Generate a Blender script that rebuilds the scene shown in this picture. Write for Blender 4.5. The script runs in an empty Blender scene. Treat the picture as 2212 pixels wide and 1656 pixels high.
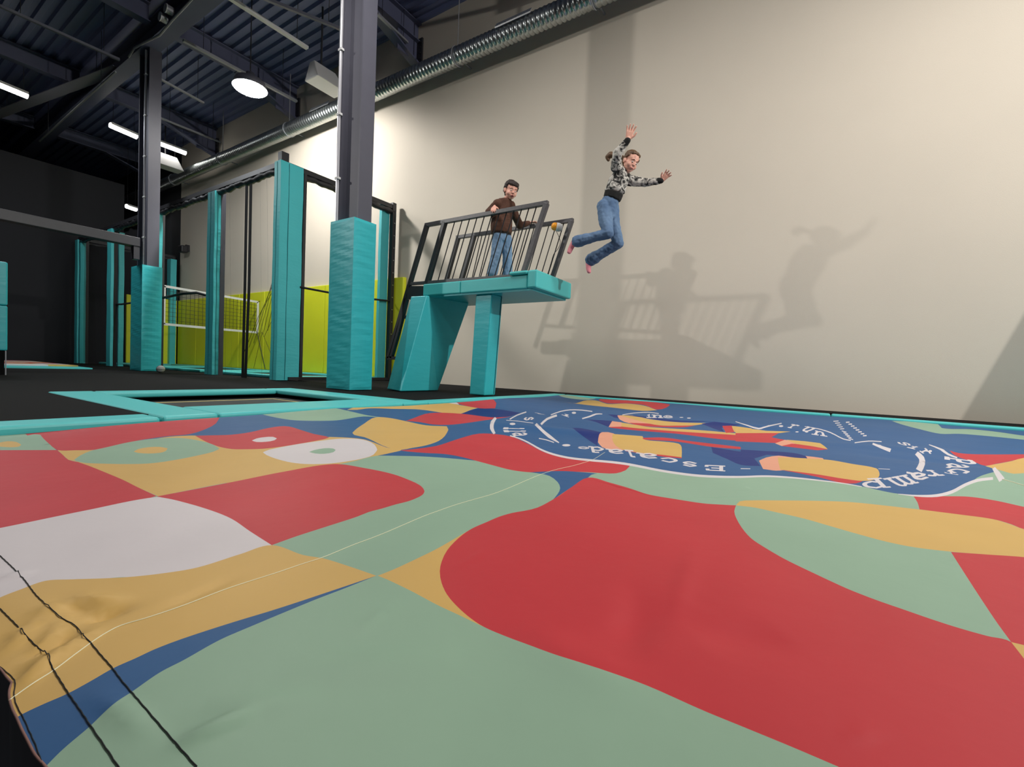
import bpy, bmesh, math, random
import numpy as np
from mathutils import Vector, Matrix
from mathutils.geometry import delaunay_2d_cdt
random.seed(7)
SC = bpy.context.scene; COL = SC.collection
# ------------------------------------------------------------------ camera, world, exposure, large lights
CR = Vector((0.83623993, 0.54690599, 0.03995779)); CU = Vector((-0.05151203, 0.00580053, 0.99865553))
CF = Vector((-0.54593891, 0.83717393, -0.03302287)); FPX = 995.0; CAM = Vector((0, 0, 0.4))
cd = bpy.data.cameras.new('camera'); cam = bpy.data.objects.new('camera', cd); COL.objects.link(cam)
cd.sensor_width = 36; cd.lens = 36*FPX/2212; cd.clip_start = 0.02; cd.clip_end = 100
cam.matrix_world = Matrix(((CR.x, CU.x, -CF.x, CAM.x), (CR.y, CU.y, -CF.y, CAM.y), (CR.z, CU.z, -CF.z, CAM.z), (0, 0, 0, 1)))
SC.camera = cam
W = bpy.data.worlds.new('world'); SC.world = W; W.use_nodes = True
W.node_tree.nodes['Background'].inputs[0].default_value = (0.8, 0.85, 1.0, 1); W.node_tree.nodes['Background'].inputs[1].default_value = 0.2
SC.view_settings.view_transform = 'Standard'; SC.view_settings.look = 'None'
SC.view_settings.exposure = -0.25; SC.view_settings.gamma = 1; SC.view_settings.use_curve_mapping = False

def lamp(kind, loc, target, power, size=0.4, color=(1, .95, .88), spot=None, blend=.6, sy=None):
    d = bpy.data.lights.new('lamp_light', kind); d.energy = power; d.color = color
    if kind == 'AREA':
        d.size = size
        if sy: d.shape = 'RECTANGLE'; d.size_y = sy
        else: d.shape = 'DISK'
    else: d.shadow_soft_size = size
    if spot: d.spot_size = math.radians(spot); d.spot_blend = blend
    o = bpy.data.objects.new('lamp_light', d); COL.objects.link(o); o.location = loc
    o.rotation_euler = (Vector(target)-Vector(loc)).to_track_quat('-Z', 'Y').to_euler()
    return o
# hall floodlights (a row hung under the roof; only one is inside the frame)
FLOOD = Vector((-10.35, 5.2, 6.17))
WARM = (1, .965, .92)
lamp('SPOT', FLOOD+Vector((.02, .05, -.16)), (-10.6, 7.5, 3.4), 1000, .18, (1, .98, .95), 150, .35)
lamp('SPOT', (-13.0, -5.3, 6.55), (-.9, 7.5, .6), 2150, .16, WARM, 52, .7)
lamp('SPOT', (-.6, 0.2, 6.6), (-3.5, 7.5, 1.0), 150, .3, WARM, 120, .9)
lamp('AREA', (2.0, 3.7, 6.3), (1.9, 3.8, 0), 320, 1.4, WARM)
lamp('AREA', (-4.2, 3.0, 6.3), (-4.2, 3.2, 0), 150, 1.4, WARM)
lamp('AREA', (-14.5, 2.0, 6.3), (-14.5, 2.6, 0), 170, 1.4, (.93, .97, 1))
lamp('SPOT', (8.2, 4.2, 5.9), (.2, 7.5, 2.4), 2600, .1, WARM, 120, .7)

# ------------------------------------------------------------------ helpers
def ray(px, py): return (CF*FPX + CR*(px-1106) - CU*(py-828))
def at(px, py, Y=None, X=None, Z=None):
    d = ray(px, py)
    k = Y/d.y if Y is not None else X/d.x if X is not None else (Z-CAM.z)/d.z
    return CAM + d*k
def lin(c): return tuple(((v/255)/12.92 if v <= 10 else (((v/255)+.055)/1.055)**2.4) for v in c)
MC = {}
def mat(name, rgb, rough=.6, metal=0, noise=0, nscale=20, bump=0, bscale=40, stretch=(1, 1, 1), emit=0, spec=.5, rgb2=None, alpha=1, bdist=.01):
    if name in MC: return MC[name]
    m = bpy.data.materials.new(name); m.use_nodes = True; nt = m.node_tree; b = nt.nodes['Principled BSDF']
    c = lin(rgb); b.inputs['Base Color'].default_value = (*c, 1); b.inputs['Roughness'].default_value = rough
    b.inputs['Metallic'].default_value = metal; b.inputs['Specular IOR Level'].default_value = spec
    if emit: b.inputs['Emission Color'].default_value = (*c, 1); b.inputs['Emission Strength'].default_value = emit
    if noise or bump:
        tc = nt.nodes.new('ShaderNodeTexCoord'); mp = nt.nodes.new('ShaderNodeMapping'); mp.inputs['Scale'].default_value = stretch
        nt.links.new(tc.outputs['Object'], mp.inputs[0])
    if noise:
        n = nt.nodes.new('ShaderNodeTexNoise'); n.inputs['Scale'].default_value = nscale; n.inputs['Detail'].default_value = 5
        nt.links.new(mp.outputs[0], n.inputs['Vector']); r = nt.nodes.new('ShaderNodeMix'); r.data_type = 'RGBA'
        c2 = lin(rgb2) if rgb2 else tuple(max(0, v*(1-noise)) for v in c)
        r.inputs[6].default_value = (*c, 1); r.inputs[7].default_value = (*c2, 1)
        nt.links.new(n.outputs['Fac'], r.inputs[0]); nt.links.new(r.outputs[2], b.inputs['Base Color'])
    if bump:
        n = nt.nodes.new('ShaderNodeTexNoise'); n.inputs['Scale'].default_value = bscale; n.inputs['Detail'].default_value = 4
        nt.links.new(mp.outputs[0], n.inputs['Vector']); q = nt.nodes.new('ShaderNodeBump'); q.inputs['Strength'].default_value = bump; q.inputs['Distance'].default_value = bdist
        nt.links.new(n.outputs['Fac'], q.inputs['Height']); nt.links.new(q.outputs[0], b.inputs['Normal'])
    if alpha < 1:
        t = nt.nodes.new('ShaderNodeBsdfTransparent'); x = nt.nodes.new('ShaderNodeMixShader'); x.inputs[0].default_value = alpha
        nt.links.new(t.outputs[0], x.inputs[1]); nt.links.new(b.outputs[0], x.inputs[2]); nt.links.new(x.outputs[0], nt.nodes['Material Output'].inputs[0])
    MC[name] = m; return m
TEAL = mat('teal_vinyl', (52, 186, 194), .42, bump=.22, bscale=4, stretch=(.8, .8, 2.6), noise=.08, nscale=3, bdist=.02)
TEALF = mat('teal_vinyl_smooth', (78, 196, 196), .45, bump=.2, bscale=8, bdist=.01)
YEL = mat('yellow_vinyl', (226, 230, 40), .5, bump=.15, bscale=4, noise=.06, nscale=3)
STEEL = mat('dark_grey_steel', (86, 86, 98), .5, noise=.15, nscale=6)
BLK = mat('black_steel', (42, 42, 46), .42, noise=.2, nscale=15)
ROD = mat('black_rod', (26, 26, 30), .5)
RAILTOP = mat('worn_black_steel', (58, 57, 62), .4, noise=.3, nscale=30, rgb2=(90, 88, 90))
CARPET = mat('black_carpet', (15, 15, 17), .95, noise=.5, nscale=60, bump=.4, bscale=300, spec=.2)
BLACKCLOTH = mat('black_webbing', (22, 22, 26), .8)
GALV = mat('galvanised_steel', (190, 196, 196), .28, metal=.95, noise=.2, nscale=5)
LIGHTSTEEL = mat('pale_galvanised_strip', (150, 152, 158), .45, metal=.3)
WHITE = mat('white_enamel', (205, 205, 205), .5)
TUBE = mat('lit_tube', (255, 252, 245), .5, emit=14)
FLOODM = mat('lit_flood_lens', (255, 252, 248), .5, emit=160)

def tag(o, label=None, cat=None, group=None, kind=None):
    if label: o['label'] = label
    if cat: o['category'] = cat
    if group: o['group'] = group
    if kind: o['kind'] = kind
    return o
def empty(name, loc=(0, 0, 0), **k):
    o = bpy.data.objects.new(name, None); COL.objects.link(o); o.location = loc; o.empty_display_size = .1
    return tag(o, **k)
def link(name, me, m=None, parent=None, **k):
    o = bpy.data.objects.new(name, me); COL.objects.link(o)
    if m is not None:
        for q in (m if isinstance(m, (list, tuple)) else [m]): me.materials.append(q)
    if parent is not None:
        o.parent = parent
        if parent.parent is None: o.matrix_parent_inverse = Matrix.Translation(parent.location).inverted()
    return tag(o, **k)
def fin(name, bm, m=None, parent=None, smooth=False, bevel=0, seg=2, **k):
    bmesh.ops.recalc_face_normals(bm, faces=bm.faces)
    if bevel:
        bmesh.ops.bevel(bm, geom=[e for e in bm.edges if len(e.link_faces) == 2 and e.calc_face_angle(0) > .5], offset=bevel, segments=seg, affect='EDGES', profile=.5)
    me = bpy.data.meshes.new(name); bm.to_mesh(me); bm.free()
    if smooth:
        for p in me.polygons: p.use_smooth = True
    return link(name, me, m, parent, **k)
def hexa(bm, pts, mi=0):       # 8 points: bottom ring 0-3, top ring 4-7
    v = [bm.verts.new(p) for p in pts]
    for q in ((3, 2, 1, 0), (4, 5, 6, 7), (0, 1, 5, 4), (1, 2, 6, 5), (2, 3, 7, 6), (3, 0, 4, 7)):
        f = bm.faces.new([v[i] for i in q]); f.material_index = mi
def box(bm, x0, x1, y0, y1, z0, z1, mi=0):
    hexa(bm, [(x0, y0, z0), (x1, y0, z0), (x1, y1, z0), (x0, y1, z0), (x0, y0, z1), (x1, y0, z1), (x1, y1, z1), (x0, y1, z1)], mi)
def beam(bm, a, b, w, d, side=(0, 1, 0), mi=0):   # w measured across `side`, d across the other
    a = Vector(a); b = Vector(b); t = (b-a).normalized(); s = Vector(side); s = (s - t*s.dot(t)).normalized(); n = t.cross(s)
    o = [(-w/2, -d/2), (w/2, -d/2), (w/2, d/2), (-w/2, d/2)]
    hexa(bm, [a+s*i+n*j for i, j in o]+[b+s*i+n*j for i, j in o], mi)
def tube(bm, pts, r, n=8, cap=True, mi=0):
    pts = [Vector(p) for p in pts]; rings = []
    R = r if isinstance(r, (list, tuple)) else [r]*len(pts)
    s = None
    for i, p in enumerate(pts):
        t = (pts[min(i+1, len(pts)-1)]-pts[max(i-1, 0)]).normalized()
        if s is None: s = t.orthogonal().normalized()
        s = (s-t*s.dot(t)).normalized(); q = t.cross(s)
        rings.append([bm.verts.new(p+(s*math.cos(a)+q*math.sin(a))*R[i]) for a in [2*math.pi*k/n for k in range(n)]])
    for A, B in zip(rings, rings[1:]):
        for k in range(n): bm.faces.new((A[k], A[(k+1) % n], B[(k+1) % n], B[k])).material_index = mi
    if cap: bm.faces.new(rings[0][::-1]); bm.faces.new(rings[-1])
def B(): return bmesh.new()
def boxobj(name, dims, m, parent=None, bevel=0, seg=2, **k):
    bm = B(); box(bm, *dims); return fin(name, bm, m, parent, bevel=bevel, seg=seg, **k)
def copy_tree(o, loc=None, parent=None):
    c = o.copy(); COL.objects.link(c)
    if parent is not None: c.parent = parent
    for ch in list(o.children): copy_tree(ch, None, c)
    if loc is not None: c.location = loc
    return c

# ------------------------------------------------------------------ setting
BEIGE = mat('beige_painted_wall', (216, 206, 190), .85, noise=.06, nscale=.8, bump=.12, bscale=120, rgb2=(205, 196, 181))
DARKW = mat('black_wall', (26, 27, 34), .8, noise=.3, nscale=.6)
CEIL = mat('flare_tinted_dark_deck', (104, 112, 150), .55)  # bluish lens-flare haze is put into the dark deck's colour
def st(name, dims, m, bevel=0): return boxobj(name, dims, m, kind='structure')
st('wall_back', (-19.6, 9, 7.5, 7.7, -.6, 8.2), BEIGE)
st('wall_back', (-34, -19.6, 7.5, 7.7, -.6, 8.2), DARKW)
st('wall_left', (-20.3, -20.1, -12, 6.0, 0, 6.15), DARKW)
st('wall_far', (-34.2, -34, -12, 7.7, -.6, 8.2), DARKW)
st('wall_right', (9, 9.2, -12, 7.7, -.6, 8.2), mat('grey_wall', (150, 142, 130), .9))
st('wall_front', (-34, 9.2, -12.2, -12, -.6, 8.2), DARKW)
PX0, PX1, PY0, PY1 = -3.42, 3.9, .10, 6.75     # opening that holds the big airbag
bm = B()
TX0, TX1, TY0, TY1 = -5.72, -4.02, 1.56, 3.28     # opening of the sunken trampoline
for d in ((-34, 9, 6.93, 7.5), (4.1, 9, -12, 6.93), (-34, 4.1, -12, -.25), (-34, -6.0, -.25, 6.93), (-6.0, -3.66, -.25, 1.25), (-6.0, -3.66, 3.6, 6.93)):
    box(bm, d[0], d[1], d[2], d[3], -.3, 0)
fin('floor', bm, CARPET, kind='structure')
st('floor', (-6.2, 4.3, -.5, 7.3, -1.05, -1.0), CARPET)
# corrugated ceiling deck, ribs run along x
bm = B(); ys = []; y = -12.0
prof = [(0, 0), (.09, 0), (.12, .07), (.21, .07), (.24, 0)]
L_ = []; 
while y < 7.5:
    for dy, dz in prof[:-1]:
        L_.append((y+dy, 7.95+dz))
    y += .24
va = [bm.verts.new((-34, a, b)) for a, b in L_]; vb = [bm.verts.new((9, a, b)) for a, b in L_]
for i in range(len(L_)-1): bm.faces.new((va[i], vb[i], vb[i+1], va[i+1]))
r = bmesh.ops.extrude_face_region(bm, geom=bm.faces[:]); bmesh.ops.translate(bm, vec=(0, 0, .15), verts=[v for v in r['geom'] if isinstance(v, bmesh.types.BMVert)])
fin('ceiling', bm, CEIL, kind='structure')

# ------------------------------------------------------------------ roof steel
RST = mat('flare_lifted_roof_steel', (82, 86, 110), .5)  # steel colour lifted to carry the flare haze under the roof
def ibeam(bm, a, b, h, w, t=.02, up=(0, 0, 1)):
    a = Vector(a); b = Vector(b); T = (b-a).normalized(); U = Vector(up); U = (U-T*U.dot(T)).normalized(); S = T.cross(U)
    beam(bm, a+U*(h/2-t/2), b+U*(h/2-t/2), t, w, side=U); beam(bm, a-U*(h/2-t/2), b-U*(h/2-t/2), t, w, side=U); beam(bm, a, b, h-2*t, t*.7, side=U)
bm = B(); ibeam(bm, (-33.9, 4.25, 7.42), (8.9, 4.25, 7.42), .46, .3)
fin('roof_girder', bm, RST, label='long dark steel girder carried by the two tall columns', cat='girder')
def rafter(x, label):
    e = empty('roof_rafter', (x, 4.4, 7.65), label=label, cat='rafter', group='rafters under the roof deck')
    bm = B()
    ibeam(bm, (x, 4.42, 7.72), (x, 7.49, 7.72), .4, .22); ibeam(bm, (x, -11.9, 7.72), (x, 4.08, 7.72), .4, .22)
    fin('rafter_beam', bm, RST, e)
    bm = B(); hexa(bm, [(x-.11, 5.9, 7.5), (x+.11, 5.9, 7.5), (x+.11, 7.49, 7.02), (x-.11, 7.49, 7.02), (x-.11, 5.9, 7.54), (x+.11, 5.9, 7.54), (x+.11, 7.49, 7.06), (x-.11, 7.49, 7.06)])
    box(bm, x-.01, x+.01, 6.9, 7.49, 7.1, 7.52); fin('haunch', bm, RST, e)
    bm = B(); box(bm, x-.17, x+.17, 7.455, 7.495, 6.95, 7.6)
    for k in range(5):
        for s in (-1, 1): box(bm, x+s*.12-.015, x+s*.12+.015, 7.44, 7.46, 7.02+k*.12, 7.05+k*.12)
    fin('end_plate', bm, BLK, e)
for x, l in ((-3.1, 'dark rafter meeting the wall at the top edge, nearest of all'), (-7.75, 'dark rafter with bolted end plate just right of the near column'), (-12.4, 'dark rafter with bolted end plate beyond the floodlight'), (-17.0, 'dark rafter over the net enclosure beyond the two columns'), (-21.6, 'farthest dark rafter behind the black wall')):
    rafter(x, l)
# ------------------------------------------------------------------ columns and their pads
def column(X1, label, padlabel, cl, w):
    e = empty('steel_column', (X1-.25, 4.26, 0), label=label, cat='column', group='tall dark steel columns')
    x0 = X1-w+.03; x1 = X1-.05; y0 = 4.2; y1 = 4.43
    bm = B(); box(bm, x0, x0+.03, y0, y1, 0, 7.19); box(bm, x1-.03, x1, y0, y1, 0, 7.19); box(bm, x0+.03, x1-.03, 4.3, 4.325, 0, 7.19)
    fin('column_shaft', bm, STEEL, e)
    bm = B(); tube(bm, [(cl, y0-.022, 2.36), (cl, y0-.022, 7.15)], .024, 10)
    fin('conduit', bm, mat('pale_conduit', (176, 176, 182), .35, metal=.3), e, label='pale conduit pipe')
    for k in range(5):
        boxobj('pipe_clip', (cl-.03, cl+.045, y0-.048, y0, 3.0+k*.9, 3.03+k*.9), WHITE, e)
    bm = B(); box(bm, X1-w, X1, 4.10, 4.48, 0.01, 2.38)
    bmesh.ops.subdivide_edges(bm, edges=[q for q in bm.edges if abs(q.verts[0].co.z-q.verts[1].co.z) > 1], cuts=60, use_grid_fill=True)
    bmesh.ops.subdivide_edges(bm, edges=[q for q in bm.edges if abs(q.verts[0].co.z-q.verts[1].co.z) < .01], cuts=5, use_grid_fill=True)
    cx = X1-w/2; cy = 4.29
    for v in bm.verts:
        z = v.co.z
        if .03 < z < 2.36:
            k = .0016*math.sin(z*26+3*v.co.x*4+math.sin(z*7)*2)*(1-abs(z-1.1)*.5)+.0012*math.sin(z*47+v.co.y*9+v.co.x*11)
            fx = (v.co.x-cx)/(w/2); fy = (v.co.y-cy)/.19
            if abs(fy) > .98 and abs(fx) < .95: v.co.y += k*(1 if fy > 0 else -1)+(.008*(1-fx*fx))*(1 if fy > 0 else -1)
            if abs(fx) > .98 and abs(fy) < .95: v.co.x += k*(1 if fx > 0 else -1)+(.008*(1-fy*fy))*(1 if fx > 0 else -1)
    fin('column_pad', bm, TEAL, smooth=False, bevel=.0, label=padlabel, cat='column pad', group='turquoise pads wrapped around the columns')
    return e
column(-5.35, 'tall dark steel column nearest the camera, left of the jump platform', 'turquoise vinyl pad around the foot of the nearest column', -5.85, .52)
column(-12.62, 'tall steel column farther away with a dark beam joined to it', 'turquoise vinyl pad around the foot of the farther column', -12.8, .64)
for o in bpy.data.objects:
    if o.name.startswith('column_pad'):
        for p in o.data.polygons: p.use_smooth = False
bm = B(); beam(bm, (-12.9, -8, 2.89), (-12.9, 4.12, 2.89), .2, .2, side=(0, 0, 1)); box(bm, -12.98, -12.82, 4.0, 4.12, 2.5, 2.8)
fin('cross_beam', bm, mat('cross_beam_steel', (50, 50, 56), .45, noise=.2, nscale=8), bevel=.01, label='dark square steel beam running from the farther column out to the left', cat='beam')
# ------------------------------------------------------------------ spiral duct along the wall
bm = B(); R0 = .165; N = 28; X = -33.0; rings = []
while X < 6.0:
    for dx, dr in ((0, 0), (.06, 0), (.068, .008), (.082, .008)):
        rings.append((X+dx, R0+dr))
    X += .09
pv = None
for xx, rr in rings:
    v = [bm.verts.new((xx+.09*k/N, 7.06+rr*math.cos(2*math.pi*k/N), 6.5+rr*math.sin(2*math.pi*k/N))) for k in range(N)]
    if pv:
        for k in range(N): bm.faces.new((pv[k], pv[(k+1) % N], v[(k+1) % N], v[k]))
    pv = v
de = empty('ventilation_duct', (-8, 7.06, 6.5), label='long round spiral metal air duct running high along the beige wall', cat='duct')
fin('duct_pipe', bm, GALV, de, smooth=True)
for i, x in enumerate((-3.3, -6.2, -9.3, -12.0, -15.6, -19.0)):
    bm = B(); pts = [(x, 7.06+(R0+.012)*math.cos(a), 6.5+(R0+.012)*math.sin(a)) for a in [2*math.pi*k/24 for k in range(25)]]
    tube(bm, pts, .011, 6); beam(bm, (x, 7.06, 6.67), (x, 7.06, 7.97), .02, .006)
    beam(bm, (x, 7.22, 6.5), (x, 7.5, 6.5), .03, .02, side=(1, 0, 0))
    fin('strap', bm, LIGHTSTEEL, de)
for x in (-5.15, -10.8):
    bm = B(); hexa(bm, [(x, 6.86, 6.54), (x+.75, 6.86, 6.54), (x+.75, 6.9, 6.6), (x, 6.9, 6.6), (x, 6.85, 6.56), (x+.75, 6.85, 6.56), (x+.75, 6.9, 6.65), (x, 6.9, 6.65)])
    fin('vent_slot', bm, mat('bright_vent', (225, 228, 230), .2, metal=.8), de)
# ------------------------------------------------------------------ hanging trays, braces, lamps
def bar(name, a, b, w, d, m, label, cat, group=None, hang=True):
    bm = B(); beam(bm, a, b, w, d, side=(0, 0, 1))
    e = empty(name, Vector(a), label=label, cat=cat, group=group); fin('strip', bm, m, e)
    if hang:
        for t in (.15, .85):
            p = Vector(a).lerp(Vector(b), t); bm = B(); tube(bm, [p, (p.x, p.y, 7.98)], .006, 6); fin('hanger', bm, BLK, e)
    return e
Zt = 6.9
bar('cable_tray', at(396, 87, Z=Zt), at(641, 219, Z=Zt), .05, .07, LIGHTSTEEL, 'pale straight strip under the roof passing above the floodlight on its left', 'cable tray', 'pale strips hung under the roof')
bar('cable_tray', at(494, -6, Z=Zt), at(664, 104, Z=Zt), .05, .09, WHITE, 'brightest pale strip, at the top above the floodlight beside the near column', 'cable tray', 'pale strips hung under the roof')
bar('cable_tray', at(345, 170, Z=Zt), at(440, 222, Z=Zt), .04, .05, LIGHTSTEEL, 'short pale strip starting right beside the farther column', 'cable tray', 'pale strips hung under the roof')
bar('cable_tray', at(345, 254, Z=Zt), at(478, 308, Z=Zt), .04, .05, LIGHTSTEEL, 'lowest pale strip between the far tube lamps and the duct', 'cable tray', 'pale strips hung under the roof')
bar('cable_tray', at(0, 13, Z=Zt), at(258, 129, Z=Zt), .05, .06, mat('dull_strip', (90, 92, 104), .5), 'dull grey strip at the upper left ending at the farther column head', 'cable tray', 'pale strips hung under the roof')
bar('cable_tray', at(555, -10, Z=Zt), at(735, 62, Z=Zt), .05, .06, mat('dull_strip', (90, 92, 104), .5), 'dull grey strip crossing the roof left of the near column top', 'cable tray', 'pale strips hung under the roof')
bar('wind_brace', at(-20, 253, Z=7.3), at(258, 148, Z=7.3), .02, .28, mat('brace_steel', (120, 120, 132), .5), 'broad flat grey brace slanting up from the left edge to the farther column', 'brace', hang=True)
bar('tie_rod', at(250, 155, Z=6.7), at(85, 305, Z=6.7), .03, .03, LIGHTSTEEL, 'thin crossing tie rod below the broad grey brace at upper left', 'tie rod')
bar('tie_rod', at(815, 30, Z=7.3), at(880, 92, Z=7.3), .04, .06, LIGHTSTEEL, 'short light rod at the rafter end right of the near column', 'tie rod')
# loose conduit and junction boxes on the head of the farther column
bm = B(); P_ = [at(418, -5, Y=4.06), at(372, 44, Y=4.06), at(352, 68, Y=4.06), at(345, 76, Y=4.06), at(312, 92, Y=4.06), at(290, 104, Y=4.06), at(278, 123, Y=4.06)]
tube(bm, P_, .022, 8)
fin('cable_conduit', bm, LIGHTSTEEL, label='bent pale conduit running along the girder at the head of the farther column', cat='conduit')
for i, c in enumerate(((354, 40), (366, 22))):
    p = at(*c, Y=4.05); e = empty('junction_box', p, label=('lower' if i == 0 else 'upper')+' of the two round pale junction boxes on the girder conduit', cat='junction box', group='junction boxes on the girder')
    bm = B(); tube(bm, [p+Vector((0, -.06, 0)), p+Vector((0, .06, 0))], .085, 14); fin('box_body', bm, LIGHTSTEEL, e)
    bm = B(); tube(bm, [p+Vector((0, -.075, 0)), p+Vector((0, -.06, 0))], .09, 14); fin('box_cover', bm, WHITE, e)
def tube_lamp(c0, c1, Z, label):
    a = at(*c0, Z=Z); b = at(*c1, Z=Z); e = empty('tube_lamp', (a+b)/2, label=label, cat='lamp', group='lit tube lamps under the roof')
    bm = B(); beam(bm, a+Vector((0, 0, .05)), b+Vector((0, 0, .05)), .06, .16, side=(0, 0, 1)); fin('lamp_housing', bm, WHITE, e)
    bm = B(); tube(bm, [a, b], .075, 10); fin('diffuser', bm, TUBE, e, label='glowing diffuser')
    for t in (.1, .9):
        p = a.lerp(b, t); bm = B(); tube(bm, [p+Vector((0, 0, .08)), (p.x, p.y, 7.98)], .006, 6); fin('hanger', bm, BLK, e)
tube_lamp((-22, 174), (59, 207), 6.9, 'lit white tube lamp at the left edge of the photo')
tube_lamp((238, 270), (295, 295), 6.9, 'lit white tube lamp just left of the farther column')
tube_lamp((342, 308), (401, 330), 6.9, 'lit white tube lamp just right of the farther column')
tube_lamp((273, 445), (294, 452), 5.6, 'smallest farthest lit tube lamp seen past the end of the black wall')
def heater(px, py, w, label):
    p = at(px, py, Z=6.45); e = empty('speaker_box', p, label=label, cat='speaker', group='pale wedge shaped boxes under the roof'); x, y, z = p
    bm = B(); hexa(bm, [(x-.15, y-.32, z-.2), (x+.3, y-.32, z-.2), (x+.3, y+.4, z-.2), (x-.15, y+.4, z-.2), (x-.15, y-.22, z+.25), (x+.02, y-.22, z+.25), (x+.02, y+.3, z+.25), (x-.15, y+.3, z+.25)])
    fin('box_body', bm, WHITE, e, bevel=.02)
    bm = B(); hexa(bm, [(x-.18, y-.3, z-.15), (x-.15, y-.3, z-.15), (x-.15, y+.36, z-.15), (x-.18, y+.36, z-.15), (x-.18, y-.2, z+.22), (x-.15, y-.2, z+.22), (x-.15, y+.28, z+.22), (x-.18, y+.28, z+.22)]); fin('grille', bm, BLK, e)
    bm = B(); tube(bm, [(x-.06, y, z+.25), (x-.06, y, 7.98)], .02, 8); fin('hanging_rod', bm, BLK, e)
heater(697, 168, .5, 'pale wedge shaped box hanging beside the near column near the floodlight')
heater(358, 350, .4, 'pale wedge shaped box hanging beyond the farther column')
# the floodlight inside the frame
x, y, z = FLOOD; fe = empty('floodlight', FLOOD, label='very bright round floodlight hanging from the roof between the two columns', cat='floodlight')
bm = B(); tube(bm, [(x, y, z+.28), (x, y, z+.16), (x, y, z+.12), (x, y, z-.04)], [.08, .1, .28, .34], 24); fin('reflector_housing', bm, STEEL, fe, smooth=True)
bm = B(); tube(bm, [(x, y, z-.04), (x, y, z-.07), (x, y, z-.11), (x, y, z-.13)], [.33, .30, .2, .05], 24); fin('lens', bm, FLOODM, fe, label='glowing white lens')
bm = B(); tube(bm, [(x, y, z+.26), (x, y, 7.98)], .012, 8); fin('hanging_rod', bm, BLK, fe)
# ------------------------------------------------------------------ border pads of the airbag pit
def pad(name, dims, m, label=None, cat=None, group=None, bevel=.02, parent=None):
    return boxobj(name, dims, m, parent, bevel=bevel, seg=3, **({} if parent is not None else dict(label=label, cat=cat, group=group)))
G_ = 'turquoise border pads around the big airbag'
pad('border_pad', (-3.68, -3.43, -.24, 1.22, -.3, .004), TEALF, 'turquoise border pad left of the airbag, between left edge and sunken trampoline', 'border pad', G_)
pad('border_pad', (-3.66, -3.43, 3.64, 6.92, -.3, .004), TEALF, 'turquoise border pad at the feet of the jump platform', 'border pad', G_)
pad('border_pad', (-3.42, .2, 6.77, 6.92, -.3, .0), TEALF, 'turquoise border pad along the wall behind the platform end of the airbag', 'border pad', G_)
pad('border_pad', (.21, 3.9, 6.77, 6.92, -.3, .0), TEALF, 'turquoise border pad along the wall at the right end of the airbag', 'border pad', G_)
# sunken trampoline
te = empty('sunken_trampoline', (-4.8, 2.4, 0), label='small sunken trampoline with black bed inside a turquoise pad frame', cat='trampoline')
pad('frame_pad', (-6.0, -3.43, 1.23, 1.56, -.05, .008), TEALF, parent=te)
pad('frame_pad', (-6.0, -3.43, 3.28, 3.64, -.05, .008), TEALF, parent=te)
pad('frame_pad', (-6.0, TX0, 1.56, 3.28, -.05, .007), TEALF, parent=te)
pad('frame_pad', (TX1, -3.43, 1.56, 3.28, -.05, .007), TEALF, parent=te)
boxobj('jumping_bed', (TX0-.2, TX1+.2, 1.4, 3.5, -.1, -.09), mat('black_bed', (20, 21, 22), .6), te)
bm = B(); q = [(-5.5, 1.66), (-5.5, 3.1), (-4.16, 3.1), (-4.16, 1.66)]
for i in range(4): beam(bm, (*q[i], -.088), (*q[(i+1) % 4], -.088), .02, .004, side=(q[(i+1) % 4][1]-q[i][1], -(q[(i+1) % 4][0]-q[i][0]), 0))
fin('yellow_line', bm, mat('cream_line', (225, 205, 130), .6), te)

# ------------------------------------------------------------------ the printed airbag
def H(x, y):
    """height of the fabric"""
    r = np.sqrt(x*x+y*y); z = -.035 + 0*x
    far = np.clip(r/3, 0, 1)
    z = z + (.010+.004*far)*np.sin(1.9*x+1.1*y+.5)*np.sin(1.3*y-.6*x+1.2) + .007*np.sin(4.1*x-2.2*y+1)*np.sin(2.7*y+1.9*x)*(1-.4*far)
    z = z + .003*np.sin(9*x+5*y)*np.sin(7*y-6*x+2)*(1-.7*far) + .006*np.sin(3.3*x+4.6*y+.7)*np.sin(5.2*x-2.1*y)*(1-far)+.0012*np.sin(19*x-9*y)*np.sin(13*y+8*x+1)*(1-far)
    z = z + .030*np.exp(-((x+3.5)/.5)**2)/(1+np.exp(-(y-.75)*6))
    z = z + .016*np.exp(-((y-6.9)/.5)**2)
    z = z - .012*np.exp(-((y-.1)/.08)**2)
    for (ax, ay, bx, by, h, w) in RIDGES:
        dx, dy = bx-ax, by-ay; L2 = dx*dx+dy*dy
        t = np.clip(((x-ax)*dx+(y-ay)*dy)/L2, 0, 1); dd = (x-ax-t*dx)**2+(y-ay-t*dy)**2
        z = z + h*np.exp(-dd/(w*w))*np.sin(np.pi*np.clip(t*.9+.05, 0, 1))
    return z
RIDGES = []
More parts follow.
